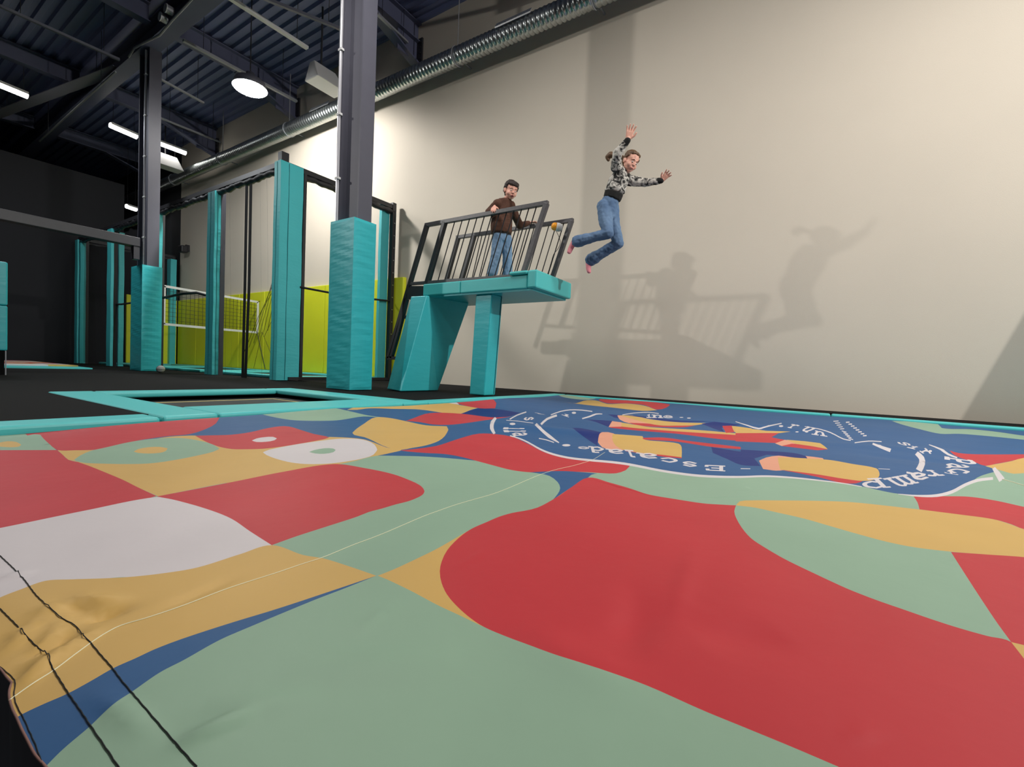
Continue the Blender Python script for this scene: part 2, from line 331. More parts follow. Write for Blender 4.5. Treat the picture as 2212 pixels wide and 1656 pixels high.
for c0, c1, h, w in (((20, 1480), (215, 1360), .006, .010), ((130, 1330), (60, 1480), .004, .007), ((150, 1300), (265, 1300), .005, .012), ((60, 1420), (165, 1360), -.006, .010), ((190, 1335), (285, 1318), -.007, .012), ((115, 1290), (230, 1345), -.004, .01),
                     ((170, 1290), (210, 1280), .005, .006), ((80, 1330), (150, 1300), .004, .02), ((10, 1400), (90, 1330), .005, .008), ((0, 1250), (60, 1235), .004, .008), ((330, 1330), (520, 1250), -.003, .014), ((375, 1640), (560, 1560), .006, .012), ((430, 1560), (700, 1530), .003, .02),
                     ((760, 1390), (860, 1320), .0022, .006), ((200, 1500), (330, 1620), .003, .012), ((980, 1250), (1060, 1200), .002, .005), ((1500, 1200), (1440, 1400), .003, .02), ((1820, 1650), (1890, 1610), .002, .006), ((1200, 1420), (1500, 1330), -.006, .05), ((1500, 1400), (1700, 1400), -.005, .05), ((2030, 1260), (2090, 1210), .002, .006), ((1110, 1370), (1400, 1540), .004, .05), ((600, 1480), (1000, 1440), .004, .04), ((1380, 1260), (1350, 1470), -.004, .03)):
    a = at(*c0, Z=-.05); b = at(*c1, Z=-.05); RIDGES.append((a.x, a.y, b.x, b.y, h*(1.9 if max(c0[0], c1[0]) < 300 else 1.5), w))
# far waves in the cloth seen as soft steps across the round emblem
for c0, c1, h, w in (((1450, 905), (1800, 935), .03, .14), ((1000, 912), (1500, 958), .022, .13), ((1750, 960), (2150, 985), .02, .12), ((430, 895), (180, 905), .05, .25), ((690, 881), (640, 890), .04, .2), ((1850, 985), (2200, 1010), -.015, .10)):
    a = at(*c0, Z=-.04); b = at(*c1, Z=-.04); RIDGES.append((a.x, a.y, b.x, b.y, h, w))
def surf(px):
    """pixels of the print -> points on the cloth where those spots of the print lie"""
    px = np.array(px, float); f = np.array(CF)*FPX; D = f+np.outer(px[:, 0]-1106, np.array(CR))-np.outer(px[:, 1]-828, np.array(CU))
    D = D/np.maximum(np.abs(D[:, 2:3]), 1e-4)      # drop one metre per unit
    lo = np.full(len(px), .33); hi = np.full(len(px), .56); n = 36
    hit = hi.copy(); done = np.zeros(len(px), bool); prev = lo.copy()
    for i in range(1, n+1):
        t = lo+(hi-lo)*i/n; p = D*t[:, None]; below = (.4-t) < H(p[:, 0], p[:, 1]); new = below & ~done
        hit = np.where(new, t, hit); done |= below
    b = hit.copy(); a = hit-(hi-lo)/n
    for _ in range(14):
        m = (a+b)/2; p = D*m[:, None]; bl = (.4-m) < H(p[:, 0], p[:, 1]); b = np.where(bl, m, b); a = np.where(bl, a, m)
    p = D*b[:, None]; return p[:, :2]
def smooth(pts, closed=True, corner=50):
    P = [np.array(p, float) for p in pts]; n = len(P); out = []
    def is_c(i):
        if not closed and (i == 0 or i == n-1): return True
        a = P[i]-P[i-1]; b = P[(i+1) % n]-P[i]
        c = np.dot(a, b)/(np.linalg.norm(a)*np.linalg.norm(b)+1e-9); return c < math.cos(math.radians(corner))
    T = []
    for i in range(n):
        if is_c(i): T.append(None)
        else: T.append((P[(i+1) % n]-P[i-1]))
    for i in range(n if closed else n-1):
        a, b = P[i], P[(i+1) % n]; d = b-a; L = np.linalg.norm(d)
        def tg(t): 
            return d if t is None else t/ (np.linalg.norm(t)+1e-9)*L
        ta, tb = tg(T[i]), tg(T[(i+1) % n]); k = max(2, min(8, int(L/9)))
        for j in range(k):
            s = j/k; s2 = s*s; s3 = s2*s
            out.append(a*(2*s3-3*s2+1)+ta*(s3-2*s2+s)+b*(-2*s3+3*s2)+tb*(s3-s2))
    if not closed: out.append(P[-1])
    return out
SHAPES = []
V = {'F': (0, 0, 1), 'B': (0, 830, 3.687), 'C': (500, 830, 3.687), 'L': (1000, 830, 3.687), 'R': (1600, 830, 3.614), 'M': (600, 900, 2.76), 'Q': (1400, 1000, 2.525), 'D': (0, 1150, 3.273)}
def T(v, pts):
    ox, oy, s = V[v]; return [(ox+x/s, oy+y/s) for x, y in pts]
def S(col, v, pts, sm=True, corner=50):
    p = T(v, pts); p = smooth(p, True, corner) if sm else p
    SHAPES.append((col, surf(p)))
def ribbon(col, pts, w, sm=True):       # pts in px, w in px (number or list)
    n0 = len(pts); p = [np.array(q, float) for q in (smooth(pts, False, 70) if sm else pts)]
    n = len(p); l = []; r = []
    for i in range(n):
        t = p[min(i+1, n-1)]-p[max(i-1, 0)]; t = t/(np.linalg.norm(t)+1e-9); nn = np.array([-t[1], t[0]])
        ww = np.interp(i/(n-1), np.linspace(0, 1, len(w)), w) if isinstance(w, (list, tuple)) else w
        l.append(p[i]+nn*ww/2); r.append(p[i]-nn*ww/2)
    SHAPES.append((col, surf(l+r[::-1])))
RED, GRN, TAN, WHT, BLU, NVY, PCH, CRM = range(8)
X_ = 2420
# the print goes on to the right, beyond the photo
for c_, p_ in ((RED, [(1.0, .3), (3.8, .3), (3.8, 1.5), (2.8, 1.9), (1.9, 1.9), (1.2, 1.3)]), (TAN, [(1.6, 3.2), (2.4, 2.2), (3.86, 1.7), (3.86, 3.0), (2.4, 3.6)]), (BLU, [(1.9, 5.2), (2.6, 3.9), (3.86, 3.4), (3.86, 6.7), (2.3, 6.7)])):
    SHAPES.append((c_, np.array([q/200 for q in smooth([(a*200, b*200) for a, b in p_])])))
# blue field behind the emblem, bounded below by the emblem's outer ring
S(BLU, 'F', [(40, 870), (300, 850), (1200, 838), (1700, 850), (X_, 925), (X_, 1000), (2212, 1010), (2120, 1027), (2068, 1062), (2022, 1069), (1940, 1066), (1860, 1050), (1766, 1036), (1600, 1028), (1500, 1026), (1434, 1017), (1360, 1004), (1200, 1000), (1100, 1000), (900, 985), (600, 985), (300, 985), (120, 972)], corner=30)
S(TAN, 'B', [(460, 523), (770, 520), (900, 496), (1080, 460), (1200, 438), (1350, 416), (1480, 408), (1560, 407), (1900, 430), (2600, 420)] + [(x*1+500*3.687, y) for x, y in ((780, 418), (950, 425), (1060, 438), (1140, 465), (1230, 500), (1290, 512), (1352, 520), (1345, 528), (1200, 560), (1100, 578), (1000, 605), (870, 632), (810, 640), (640, 672), (400, 716), (200, 750), (0, 788))] + [(1800, 784), (1260, 890), (1100, 820), (980, 760), (850, 705), (700, 645), (600, 612), (545, 600), (500, 560)], corner=25)
S(RED, 'B', [(60, 378), (175, 378), (300, 376), (415, 360), (560, 325), (700, 295), (880, 270), (1040, 240), (1260, 230), (1400, 228), (1560, 225), (1700, 222), (1735, 228), (1748, 262), (1720, 310), (1650, 350), (1560, 383), (1480, 400), (1350, 410), (1200, 430), (1080, 450), (950, 482), (850, 505), (750, 520), (600, 524), (455, 522), (400, 480), (350, 435), (320, 400), (270, 397), (220, 408)], corner=40)
S(GRN, 'B', [(-60, 340), (60, 372), (175, 378), (220, 408), (270, 397), (320, 400), (350, 438), (400, 482), (450, 522), (250, 524), (-120, 524)], corner=40)
S(TAN, 'B', [(-60, 468), (0, 462), (60, 452), (130, 458), (170, 480), (150, 495), (80, 500), (0, 495), (-60, 488)])
S(WHT, 'B', [(235, 380), (300, 372), (410, 362), (380, 372), (290, 382)], False)
S(RED, 'B', [(-200, 524), (455, 522), (500, 560), (545, 600), (620, 618), (700, 645), (850, 705), (980, 760), (1100, 820), (1246, 888), (1100, 930), (900, 968), (700, 1010), (400, 1076), (0, 1160), (-200, 1205)], corner=40)
S(WHT, 'F', [(338, 1073), (380, 1080), (450, 1100), (500, 1120), (540, 1147), (587, 1177), (520, 1215), (427, 1245), (350, 1255), (275, 1246), (214, 1250), (150, 1251), (98, 1254), (46, 1272), (0, 1291), (-80, 1330), (-80, 1155), (0, 1140), (190, 1101)], corner=40)
S(RED, 'F', [(338, 1072), (500, 1041), (610, 1019), (720, 1002), (790, 1011), (850, 1024), (890, 1039), (906, 1047), (914, 1054), (917, 1061), (914, 1067), (905, 1073), (883, 1082), (855, 1089), (825, 1098), (795, 1106), (773, 1115), (705, 1137), (640, 1158), (587, 1177), (540, 1147), (500, 1120), (450, 1100), (380, 1080)], corner=45)
S(RED, 'C', [(-290, 408), (-150, 405), (0, 400), (150, 380), (280, 350), (380, 334), (460, 335), (560, 365), (660, 395), (750, 412), (778, 422), (740, 435), (600, 462), (400, 495), (250, 512), (100, 516), (0, 514), (-100, 495), (-190, 462), (-250, 430)])
S(WHT, 'C', [(162, 447), (200, 430), (260, 420), (330, 417), (362, 430), (340, 445), (280, 456), (200, 458)])
S(GRN, 'B', [(590, 600), (640, 565), (720, 530), (850, 500), (1000, 465), (1150, 440), (1300, 427), (1450, 427), (1600, 450), (1700, 480), (1748, 512), (1700, 535), (1600, 560), (1400, 600), (1200, 628), (1000, 634), (800, 630), (680, 625), (610, 612)])
S(TAN, 'B', [(1065, 535), (1100, 515), (1180, 500), (1270, 497), (1335, 508), (1320, 530), (1270, 545), (1180, 550), (1100, 545)])
S(WHT, 'C', [(250, 540), (300, 520), (500, 480), (700, 450), (850, 433), (980, 432), (1080, 448), (1140, 480), (1162, 520), (1130, 560), (1070, 583), (950, 608), (800, 628), (620, 634), (480, 622), (350, 590), (280, 562)])
S(GRN, 'C', [(618, 538), (660, 522), (740, 508), (810, 510), (830, 522), (810, 540), (740, 552), (670, 550)])
S(GRN, 'C', [(240, 238), (340, 232), (440, 215), (560, 193), (700, 186), (830, 190), (950, 215), (1080, 245), (1200, 262), (1300, 275), (1180, 262), (1050, 255), (960, 268), (850, 285), (700, 290), (500, 285), (360, 265)])
S(TAN, 'C', [(920, 202), (1000, 175), (1100, 155), (1200, 152), (1400, 158), (1480, 145), (1560, 135), (1650, 133), (1800, 160), (1960, 188), (1900, 205), (1810, 238), (1700, 228), (1500, 200), (1300, 195), (1100, 190), (1000, 202)])
S(NVY, 'C', [(1820, 238), (1900, 208), (1975, 190), (2100, 195), (2300, 225), (2200, 258), (2080, 262)], corner=40)
S(WHT, 'C', [(1620, 130), (1810, 143), (1810, 160), (1700, 145)], False)
S(RED, 'C', [(1770, 125), (1850, 105), (1950, 100), (2080, 115), (2110, 150), (2100, 190), (1980, 190), (1810, 155)])
S(RED, 'C', [(1390, 290), (1460, 265), (1540, 235), (1650, 225), (1850, 235), (2080, 262), (2230, 255), (2100, 275), (2020, 285), (1850, 310), (1720, 322), (1600, 318), (1500, 300)])
S(TAN, 'C', [(963, 385), (1000, 350), (1060, 310), (1120, 270), (1180, 260), (1280, 270), (1400, 295), (1550, 325), (1715, 333), (1728, 360), (1700, 410), (1650, 450), (1550, 485), (1440, 505), (1350, 521), (1290, 515), (1200, 485), (1130, 450), (1060, 420), (980, 403)])
S(RED, 'M', [(728, 200), (830, 190), (950, 172), (1050, 140), (1130, 115), (1200, 100), (1300, 103), (1400, 120), (1500, 165), (1600, 215), (1750, 245), (1900, 262), (2000, 268), (2105, 284), (2075, 318), (2020, 336), (1980, 338), (1850, 330), (1700, 325), (1610, 328), (1520, 331), (1400, 318), (1250, 280), (1100, 240), (1000, 222), (880, 215), (780, 207)], corner=60)
S(BLU, 'M', [(1500, 330), (1700, 323), (1905, 337), (1870, 345), (1850, 362), (1750, 420), (1640, 494), (1667, 462), (1684, 425), (1668, 388), (1620, 352), (1560, 338)])
S(GRN, 'M', [(1850, 362), (1880, 343), (1980, 338), (2030, 336), (2075, 318), (2108, 284), (2150, 296), (2700, 380), (2900, 470), (2300, 490)], False)
# lower left bands
S(TAN, 'F', [(-80, 1330), (0, 1290), (46, 1272), (98, 1254), (150, 1251), (214, 1249), (275, 1246), (350, 1238), (427, 1225), (520, 1196), (587, 1177), (654, 1198), (700, 1206), (752, 1222), (813, 1243), (727, 1272), (600, 1314), (495, 1346), (397, 1378), (336, 1401), (293, 1421), (244, 1443), (195, 1471), (147, 1497), (92, 1521), (46, 1543), (20, 1560), (-80, 1600)], corner=38)
S(BLU, 'F', [(813, 1243), (727, 1272), (600, 1314), (495, 1346), (397, 1378), (336, 1401), (293, 1421), (244, 1443), (195, 1471), (147, 1497), (92, 1521), (46, 1543), (20, 1560), (60, 1700), (83, 1672), (122, 1631), (147, 1608), (192, 1570), (244, 1521), (287, 1492), (345, 1452), (397, 1425), (474, 1382), (550, 1349), (600, 1328), (680, 1295), (740, 1272)], corner=60)
S(TAN, 'M', [(596, 947), (700, 905), (850, 835), (960, 780), (1150, 670), (1400, 900), (1400, 1320), (1230, 1252), (1100, 1190), (950, 1120), (800, 1040), (650, 968)], corner=40)
S(RED, 'M', [(1850, 362), (1750, 420), (1650, 487), (1550, 540), (1480, 558), (1400, 572), (1320, 595), (1250, 625), (1150, 670), (1075, 725), (1010, 795), (978, 860), (966, 920), (977, 990), (1010, 1060), (1070, 1130), (1150, 1200), (1230, 1252), (1360, 1308), (1500, 1360), (1650, 1415), (1800, 1462), (2000, 1528), (2208, 1604)] + [((1400+x/2.525-600)*2.76, (1000+y/2.525-900)*2.76) for x, y in ((300, 1348), (500, 1430), (780, 1545), (1050, 1660), (1500, 1850), (2400, 2300), (2700, 2300), (2300, 1500), (2050, 1065), (1980, 975), (1850, 942), (1700, 900), (1550, 852), (1400, 800), (1250, 748), (1100, 690), (1000, 645), (900, 598), (820, 560), (740, 520), (640, 462), (560, 408), (510, 350), (480, 298), (470, 262), (480, 230), (400, 226), (300, 219), (150, 196), (0, 170))] + [(2105, 428), (1980, 392)], corner=60)
S(TAN, 'Q', [(480, 230), (500, 208), (560, 203), (700, 203), (900, 205), (1100, 212), (1300, 232), (1500, 255), (1700, 278), (1880, 305), (1980, 335), (2050, 360), (2500, 440), (2500, 560), (2050, 512), (1850, 498), (1650, 482), (1450, 458), (1300, 428), (1150, 388), (1000, 345), (850, 302), (700, 268), (580, 242)])
S(RED, 'Q', [(1445, 176), (1600, 180), (1750, 183), (1900, 205), (2050, 238), (2500, 330), (2500, 440), (2050, 360), (1980, 333), (1880, 305), (1700, 280), (1480, 252), (1470, 215)], corner=40)
S(RED, 'Q', [(1652, 484), (1700, 560), (1800, 715), (1900, 865), (1980, 975), (2050, 992), (2500, 1100), (2500, 560), (2050, 512), (1850, 498)], corner=40)
S(TAN, 'Q', [(1980, 975), (2050, 992), (2500, 1100), (2500, 1800), (2300, 1500), (2050, 1065)], False)
# upper middle and upper right
S(GRN, 'L', [(740, 75), (800, 70), (950, 85), (1080, 110), (1000, 122), (880, 115), (780, 95)])
S(RED, 'L', [(1080, 125), (1120, 105), (1200, 108), (1400, 130), (1560, 145), (1650, 160), (1620, 185), (1545, 200), (1450, 165), (1300, 150), (1150, 150)])
S(TAN, 'L', [(795, 140), (900, 150), (960, 130), (1020, 125), (1080, 132), (1150, 155), (1300, 152), (1450, 170), (1545, 205), (1430, 210), (1200, 185), (1000, 165), (880, 150)])
S(GRN, 'R', [(1180, 285), (1300, 288), (1530, 300), (1570, 340), (1800, 350), (2000, 370), (2212, 400), (2600, 440), (2600, 480), (2212, 432), (1900, 400), (1700, 385), (1560, 385), (1400, 350), (1250, 310)])
S(RED, 'R', [(1630, 515), (1700, 535), (1850, 545), (2212, 545), (2700, 540), (2700, 600), (2212, 577), (2100, 600), (1990, 620), (1910, 635), (1810, 600), (1720, 575), (1660, 545)])
S(TAN, 'R', [(1910, 637), (2000, 620), (2120, 597), (2212, 573), (2700, 590), (2700, 720), (2212, 692), (2130, 697), (2020, 668), (1960, 652)])
S(GRN, 'R', [(1960, 653), (2020, 668), (2130, 698), (2212, 692), (2700, 720), (2700, 1040), (2212, 945), (2050, 910), (1850, 880), (1650, 862), (1500, 880), (1530, 872), (1650, 845), (1750, 790), (1850, 755), (1970, 735), (1985, 700)], corner=60)
# emblem: plain blue disc with sea shapes
S(NVY, 'L', [(870, 345), (950, 350), (1110, 382), (1085, 430), (1070, 470), (1085, 497), (1010, 450), (940, 400)])
S(PCH, 'L', [(1085, 400), (1110, 380), (1200, 390), (1240, 440), (1250, 500), (1290, 522), (1180, 520), (1110, 500), (1075, 460)])
S(RED, 'L', [(1280, 515), (1742, 575), (1742, 588), (1600, 576), (1300, 532)], False)
S(TAN, 'L', [(1192, 394), (1300, 402), (1430, 412), (1450, 440), (1600, 455), (1720, 472), (1742, 500), (1742, 580), (1600, 562), (1400, 542), (1280, 520), (1220, 490), (1190, 440)])
S(RED, 'L', [(1430, 425), (1600, 423), (1800, 450), (2212, 498), (2212, 516), (1980, 497), (1700, 455), (1440, 437)])
S(NVY, 'L', [(980, 278), (1190, 290), (1160, 338), (1060, 300)], False)
S(NVY, 'L', [(1155, 238), (1235, 243), (1245, 272), (1200, 262)], False)
S(RED, 'L', [(1160, 338), (1260, 335), (1400, 350), (1800, 378), (2212, 403), (2300, 410), (2300, 450), (2212, 450), (2000, 430), (1700, 392), (1400, 368), (1180, 345)])
S(PCH, 'L', [(1188, 292), (1265, 302), (1262, 336), (1160, 339)], False)
S(TAN, 'L', [(1262, 303), (1380, 322), (1500, 340), (1900, 365), (2212, 392), (2212, 404), (1800, 380), (1400, 350), (1262, 335)])
S(PCH, 'L', [(1230, 246), (1320, 250), (1480, 290), (1600, 322), (1450, 326), (1320, 308), (1250, 280)])
S(RED, 'L', [(1320, 305), (1480, 312), (1600, 325), (1850, 328), (1750, 341), (1500, 336), (1380, 322)])
S(TAN, 'L', [(1250, 246), (1350, 245), (1480, 275), (1700, 300), (1945, 308), (1850, 325), (1720, 328), (1560, 325), (1400, 290)])
S(NVY, 'L', [(1200, 240), (1400, 250), (1700, 285), (2000, 295), (1800, 300), (1650, 296), (1450, 266), (1300, 246)])
S(NVY, 'L', [(1900, 312), (2000, 296), (2212, 320), (2150, 332), (2060, 345), (2080, 380), (1980, 345)], False)
S(RED, 'L', [(2066, 330), (2140, 328), (2162, 380), (2095, 386)])
S(TAN, 'L', [(2142, 330), (2212, 338), (2300, 350), (2300, 388), (2212, 385), (2164, 380)], False)
S(NVY, 'L', [(1978, 498), (2212, 535), (2420, 560), (2320, 590), (2370, 650), (2212, 640), (2100, 592), (1990, 545)], corner=40)
S(TAN, 'R', [(-40, 330), (60, 342), (200, 362), (390, 368), (300, 380), (-40, 380)], False)
S(RED, 'R', [(-40, 380), (300, 379), (240, 412), (300, 425), (345, 432), (300, 458), (150, 452), (-40, 444)], False)
S(PCH, 'R', [(345, 432), (450, 448), (400, 475), (320, 480), (268, 460)], False)
S(TAN, 'R', [(358, 432), (500, 443), (620, 458), (655, 482), (680, 505), (560, 482), (430, 465)], False)
S(RED, 'R', [(320, 480), (400, 462), (430, 464), (560, 482), (682, 506), (600, 514), (500, 502)], False)
S(PCH, 'R', [(143, 595), (200, 570), (290, 556), (520, 560), (640, 575), (660, 600), (310, 672), (175, 660)], corner=30)
S(RED, 'R', [(310, 667), (600, 700), (800, 735), (960, 750), (900, 772), (780, 766), (600, 722), (440, 690)])
S(TAN, 'R', [(290, 570), (400, 570), (520, 577), (700, 590), (870, 620), (1060, 655), (1083, 690), (1078, 722), (1040, 745), (950, 753), (800, 735), (600, 702), (430, 680), (310, 665), (296, 615)])
S(NVY, 'R', [(0, 508), (200, 520), (400, 533), (505, 558), (520, 577), (430, 572), (300, 556), (100, 540), (0, 530)])
# white rings
ribbon(WHT, T('L', [(262, 266), (236, 300), (230, 350), (252, 392)]), [5, 8, 8, 5])
ribbon(WHT, T('L', [(372, 278), (430, 245), (505, 219)]), 2.4)
ribbon(WHT, T('L', [(345, 285), (420, 290), (500, 300), (560, 308)]), 1.2)
ribbon(WHT, T('L', [(622, 318), (670, 275), (748, 246)]), 4.6)
ribbon(WHT, T('L', [(700, 242), (780, 214), (850, 203), (940, 204), (1030, 215)]), 2)
ribbon(WHT, T('L', [(950, 272), (1010, 255), (1060, 236), (1110, 235)]), [2.5, 3.5, 1.5])
ribbon(WHT, T('L', [(580, 315), (625, 360), (690, 415), (765, 464)]), [6, 6, 7, 2])
ribbon(WHT, T('L', [(605, 430), (660, 440), (725, 462)]), 2)
ribbon(WHT, T('L', [(1270, 242), (1360, 228), (1480, 222), (1560, 232)]), 1.6)
ribbon(WHT, T('L', [(375, 408), (450, 430), (520, 462), (620, 518), (720, 556), (850, 585), (1000, 602), (1200, 620), (1330, 638), (1600, 690), (1850, 724), (2050, 735), (2212, 736)]) + T('R', [(200, 716), (400, 727), (600, 747), (800, 772), (945, 797)]), [2.5, 4, 4.5, 5, 4.8, 5, 4, 3.6, 2.6, 1.6])
ribbon(WHT, T('R', [(1230, 855), (1380, 869), (1530, 867), (1650, 838), (1750, 785), (1850, 748), (1970, 733)]), [1, 4.5, 7, 6.5, 6])
ribbon(WHT, T('R', [(1975, 652), (2005, 695), (2040, 747)]), [7, 11, 14])
ribbon(WHT, T('R', [(1470, 470), (1560, 505), (1620, 545), (1690, 572)]), [1.5, 5, 3])
ribbon(WHT, T('R', [(1372, 535), (1412, 575), (1415, 620), (1390, 672)]), [9, 13, 14])
ribbon(WHT, T('R', [(1170, 515), (1100, 490), (1030, 462)]), [8, 4])
ribbon(WHT, T('R', [(890, 455), (1000, 442), (1100, 446)]), 2)
ribbon(WHT, T('R', [(500, 328), (600, 345), (700, 375), (800, 425), (860, 437)]), [1, 2.2, 2])
ribbon(WHT, T('R', [(-40, 290), (60, 322), (140, 345), (180, 335), (230, 322), (320, 303)]), [1.4, 3.5, 2])
ribbon(WHT, T('R', [(1075, 658), (1165, 662)]), 1); ribbon(WHT, T('R', [(0, 657), (75, 658)]), 1.4)
for i in range(10):
    ribbon(WHT, T('R', [(724+i*13, 288+i*15), (764+i*11, 285+i*15)] if i < 5 else [(724+i*13, 290+i*14.5), (760+i*13, 300+i*14.5)]), 1.8)
for i in range(8):
    ribbon(WHT, T('R', [(822+i*19, 296+i*15), (850+i*19, 294+i*15)]), 2.4)
for v, x, y, a, b in (('L', 823, 484, 34, 9), ('L', 884, 226, 18, 8), ('L', 395, 314, 24, 9), ('R', 315, 325, 18, 7), ('R', 440, 370, 14, 4), ('L', 1740, 262, 16, 3), ('L', 1800, 268, 16, 4), ('R', 1480, 520, 14, 8)):
    S(WHT, v, [(x+a*math.cos(t), y+b*math.sin(t)) for t in [k*math.pi/4 for k in range(8)]])
# letters, drawn as broad-nibbed strokes with slab serifs
GL = {'E': [[(.15, 0), (.15, 1)], [(0, 0), (.9, 0), (.9, .25)], [(0, 1), (.85, 1), (.85, .75)], [(.15, .5), (.6, .5)]],
      's': [[(.85, .75), (.5, .98), (.15, .78), (.3, .56), (.75, .42), (.85, .2), (.5, 0), (.12, .2)]],
      'c': [[(.88, .75), (.5, 1), (.12, .6), (.15, .3), (.5, 0), (.9, .22)]],
      'a': [[(.15, .85), (.5, 1), (.75, .8), (.75, .1), (.98, 0)], [(.75, .58), (.3, .5), (.1, .25), (.35, 0), (.75, .2)]],
      'l': [[(.2, 1), (.5, 1), (.5, 0)], [(.15, 0), (.85, 0)]],
      'd': [[(.5, 1), (.8, 1), (.8, 0), (1, 0)], [(.8, .55), (.4, .62), (.1, .32), (.4, 0), (.8, .1)]],
      'e': [[(.15, .52), (.88, .52), (.7, .92), (.4, 1), (.12, .6), (.15, .25), (.5, 0), (.88, .2)]],
      'i': [[(.1, .75), (.5, .75), (.5, 0)], [(.05, 0), (.95, 0)], [(.4, 1), (.6, 1)]],
      'n': [[(.0, 1), (.2, 1), (.2, 0)], [(.2, .7), (.5, 1), (.8, .85), (.8, 0)], [(0, 0), (.38, 0)], [(.62, 0), (1, 0)]],
      'm': [[(0, 1), (.12, 1), (.12, 0)], [(.12, .75), (.3, 1), (.48, .85), (.48, 0)], [(.48, .75), (.68, 1), (.86, .85), (.86, 0)], [(0, 0), (.24, 0)], [(.38, 0), (.6, 0)], [(.75, 0), (1, 0)]],
      'r': [[(.0, 1), (.3, 1), (.3, 0)], [(.3, .65), (.6, 1), (.95, .85)], [(.0, 0), (.65, 0)]],
      'u': [[(0, 1), (.2, 1), (.2, .25), (.45, 0), (.78, .25), (.78, 1), (.6, 1)], [(.78, .2), (.78, 0), (1, 0)]],
      'p': [[(0, 1), (.2, 1), (.2, -.4)], [(.2, .8), (.55, 1), (.88, .7), (.85, .25), (.5, 0), (.2, .2)], [(0, -.4), (.5, -.4)]],
      'P': [[(.2, 0), (.2, 1)], [(0, 1), (.7, 1), (.92, .78), (.7, .48), (.2, .48)], [(0, 0), (.5, 0)]],
      'T': [[(.5, 0), (.5, 1)], [(0, .8), (0, 1), (1, 1), (1, .8)], [(.25, 0), (.75, 0)]]}
def letter(ch, v, p00, p10, p01, p11, w=.17):
    p00, p10, p01, p11 = [np.array(q, float) for q in T(v, [p00, p10, p01, p11])]
    f = lambda x, y: p00*(1-x)*(1-y)+p10*x*(1-y)+p01*(1-x)*y+p11*x*y
    for st_ in GL[ch]:
        q = smooth([(a*100, b*100) for a, b in st_], False, 60) if len(st_) > 2 else [np.array(a)*100. for a in st_]
        q = [np.array(a)/100 for a in q]
        n = len(q); l = []; r = []
        for i in range(n):
            t = q[min(i+1, n-1)]-q[max(i-1, 0)]; t = t/(np.linalg.norm(t)+1e-9); nn = np.array([-t[1], t[0]])
            e = (0 if 0 < i < n-1 else .06); c = q[i]+t*(e if i else -e)
            l.append(f(*(c+nn*w/2))); r.append(f(*(c-nn*w/2)))
        SHAPES.append((WHT, surf(l+r[::-1])))
letter('E', 'L', (2080, 650), (1925, 643), (2080, 688), (1925, 680), .2)
letter('s', 'L', (1865, 622), (1745, 612), (1870, 656), (1745, 648), .24)
letter('c', 'L', (1705, 588), (1570, 582), (1712, 624), (1578, 613), .24)
letter('a', 'L', (1540, 552), (1385, 545), (1560, 590), (1400, 580), .24)
letter('l', 'L', (1365, 530), (1280, 522), (1385, 577), (1300, 569), .24)
letter('a', 'L', (1270, 517), (1140, 514), (1290, 552), (1155, 545), .24)
letter('d', 'L', (1120, 500), (1005, 495), (1140, 544), (1015, 538), .2)
letter('e', 'L', (1000, 497), (918, 494), (1012, 515), (910, 510), .22)
letter('l', 'L', (345, 340), (338, 358), (470, 345), (475, 360), .3)
letter('l', 'L', (340, 362), (350, 382), (480, 365), (485, 382), .3)
letter('a', 'L', (395, 385), (405, 412), (495, 380), (510, 408), .24)
letter('s', 'L', (490, 262), (495, 288), (560, 258), (560, 282), .24)
letter('i', 'L', (1462, 262), (1500, 264), (1468, 238), (1500, 240), .26)
letter('n', 'L', (1508, 264), (1590, 265), (1508, 242), (1590, 245), .24)
letter('e', 'L', (1598, 266), (1675, 267), (1598, 246), (1670, 250), .26)
letter('l', 'L', (590, 232), (655, 240), (570, 225), (600, 226), .3)
letter('l', 'L', (780, 238), (850, 262), (800, 232), (868, 250), .3)
letter('r', 'R', (370, 335), (410, 342), (400, 312), (462, 320), .24)
letter('u', 'R', (470, 355), (520, 372), (520, 330), (590, 348), .24)
letter('n', 'R', (560, 388), (670, 404), (585, 362), (650, 372), .22)
letter('s', 'R', (1210, 448), (1280, 478), (1290, 450), (1340, 478), .22)
letter('i', 'R', (1300, 490), (1360, 505), (1345, 478), (1400, 495), .26)
letter('r', 'R', (1400, 520), (1440, 545), (1440, 500), (1490, 540), .24)
letter('P', 'R', (1610, 565), (1615, 605), (1790, 590), (1830, 625), .22)
letter('a', 'R', (1615, 612), (1620, 650), (1750, 625), (1790, 655), .22)
letter('c', 'R', (1620, 655), (1640, 690), (1760, 660), (1790, 698), .22)
letter('T', 'R', (1590, 672), (1690, 690), (1600, 690), (1690, 704), .2)
letter('r', 'R', (1500, 672), (1430, 672), (1580, 706), (1470, 716), .26)
letter('a', 'R', (1430, 690), (1300, 688), (1480, 728), (1350, 748), .26)
letter('m', 'R', (1290, 708), (1125, 738), (1380, 765), (1240, 800), .16)
letter('p', 'R', (1110, 752), (930, 762), (1160, 800), (980, 812), .2)

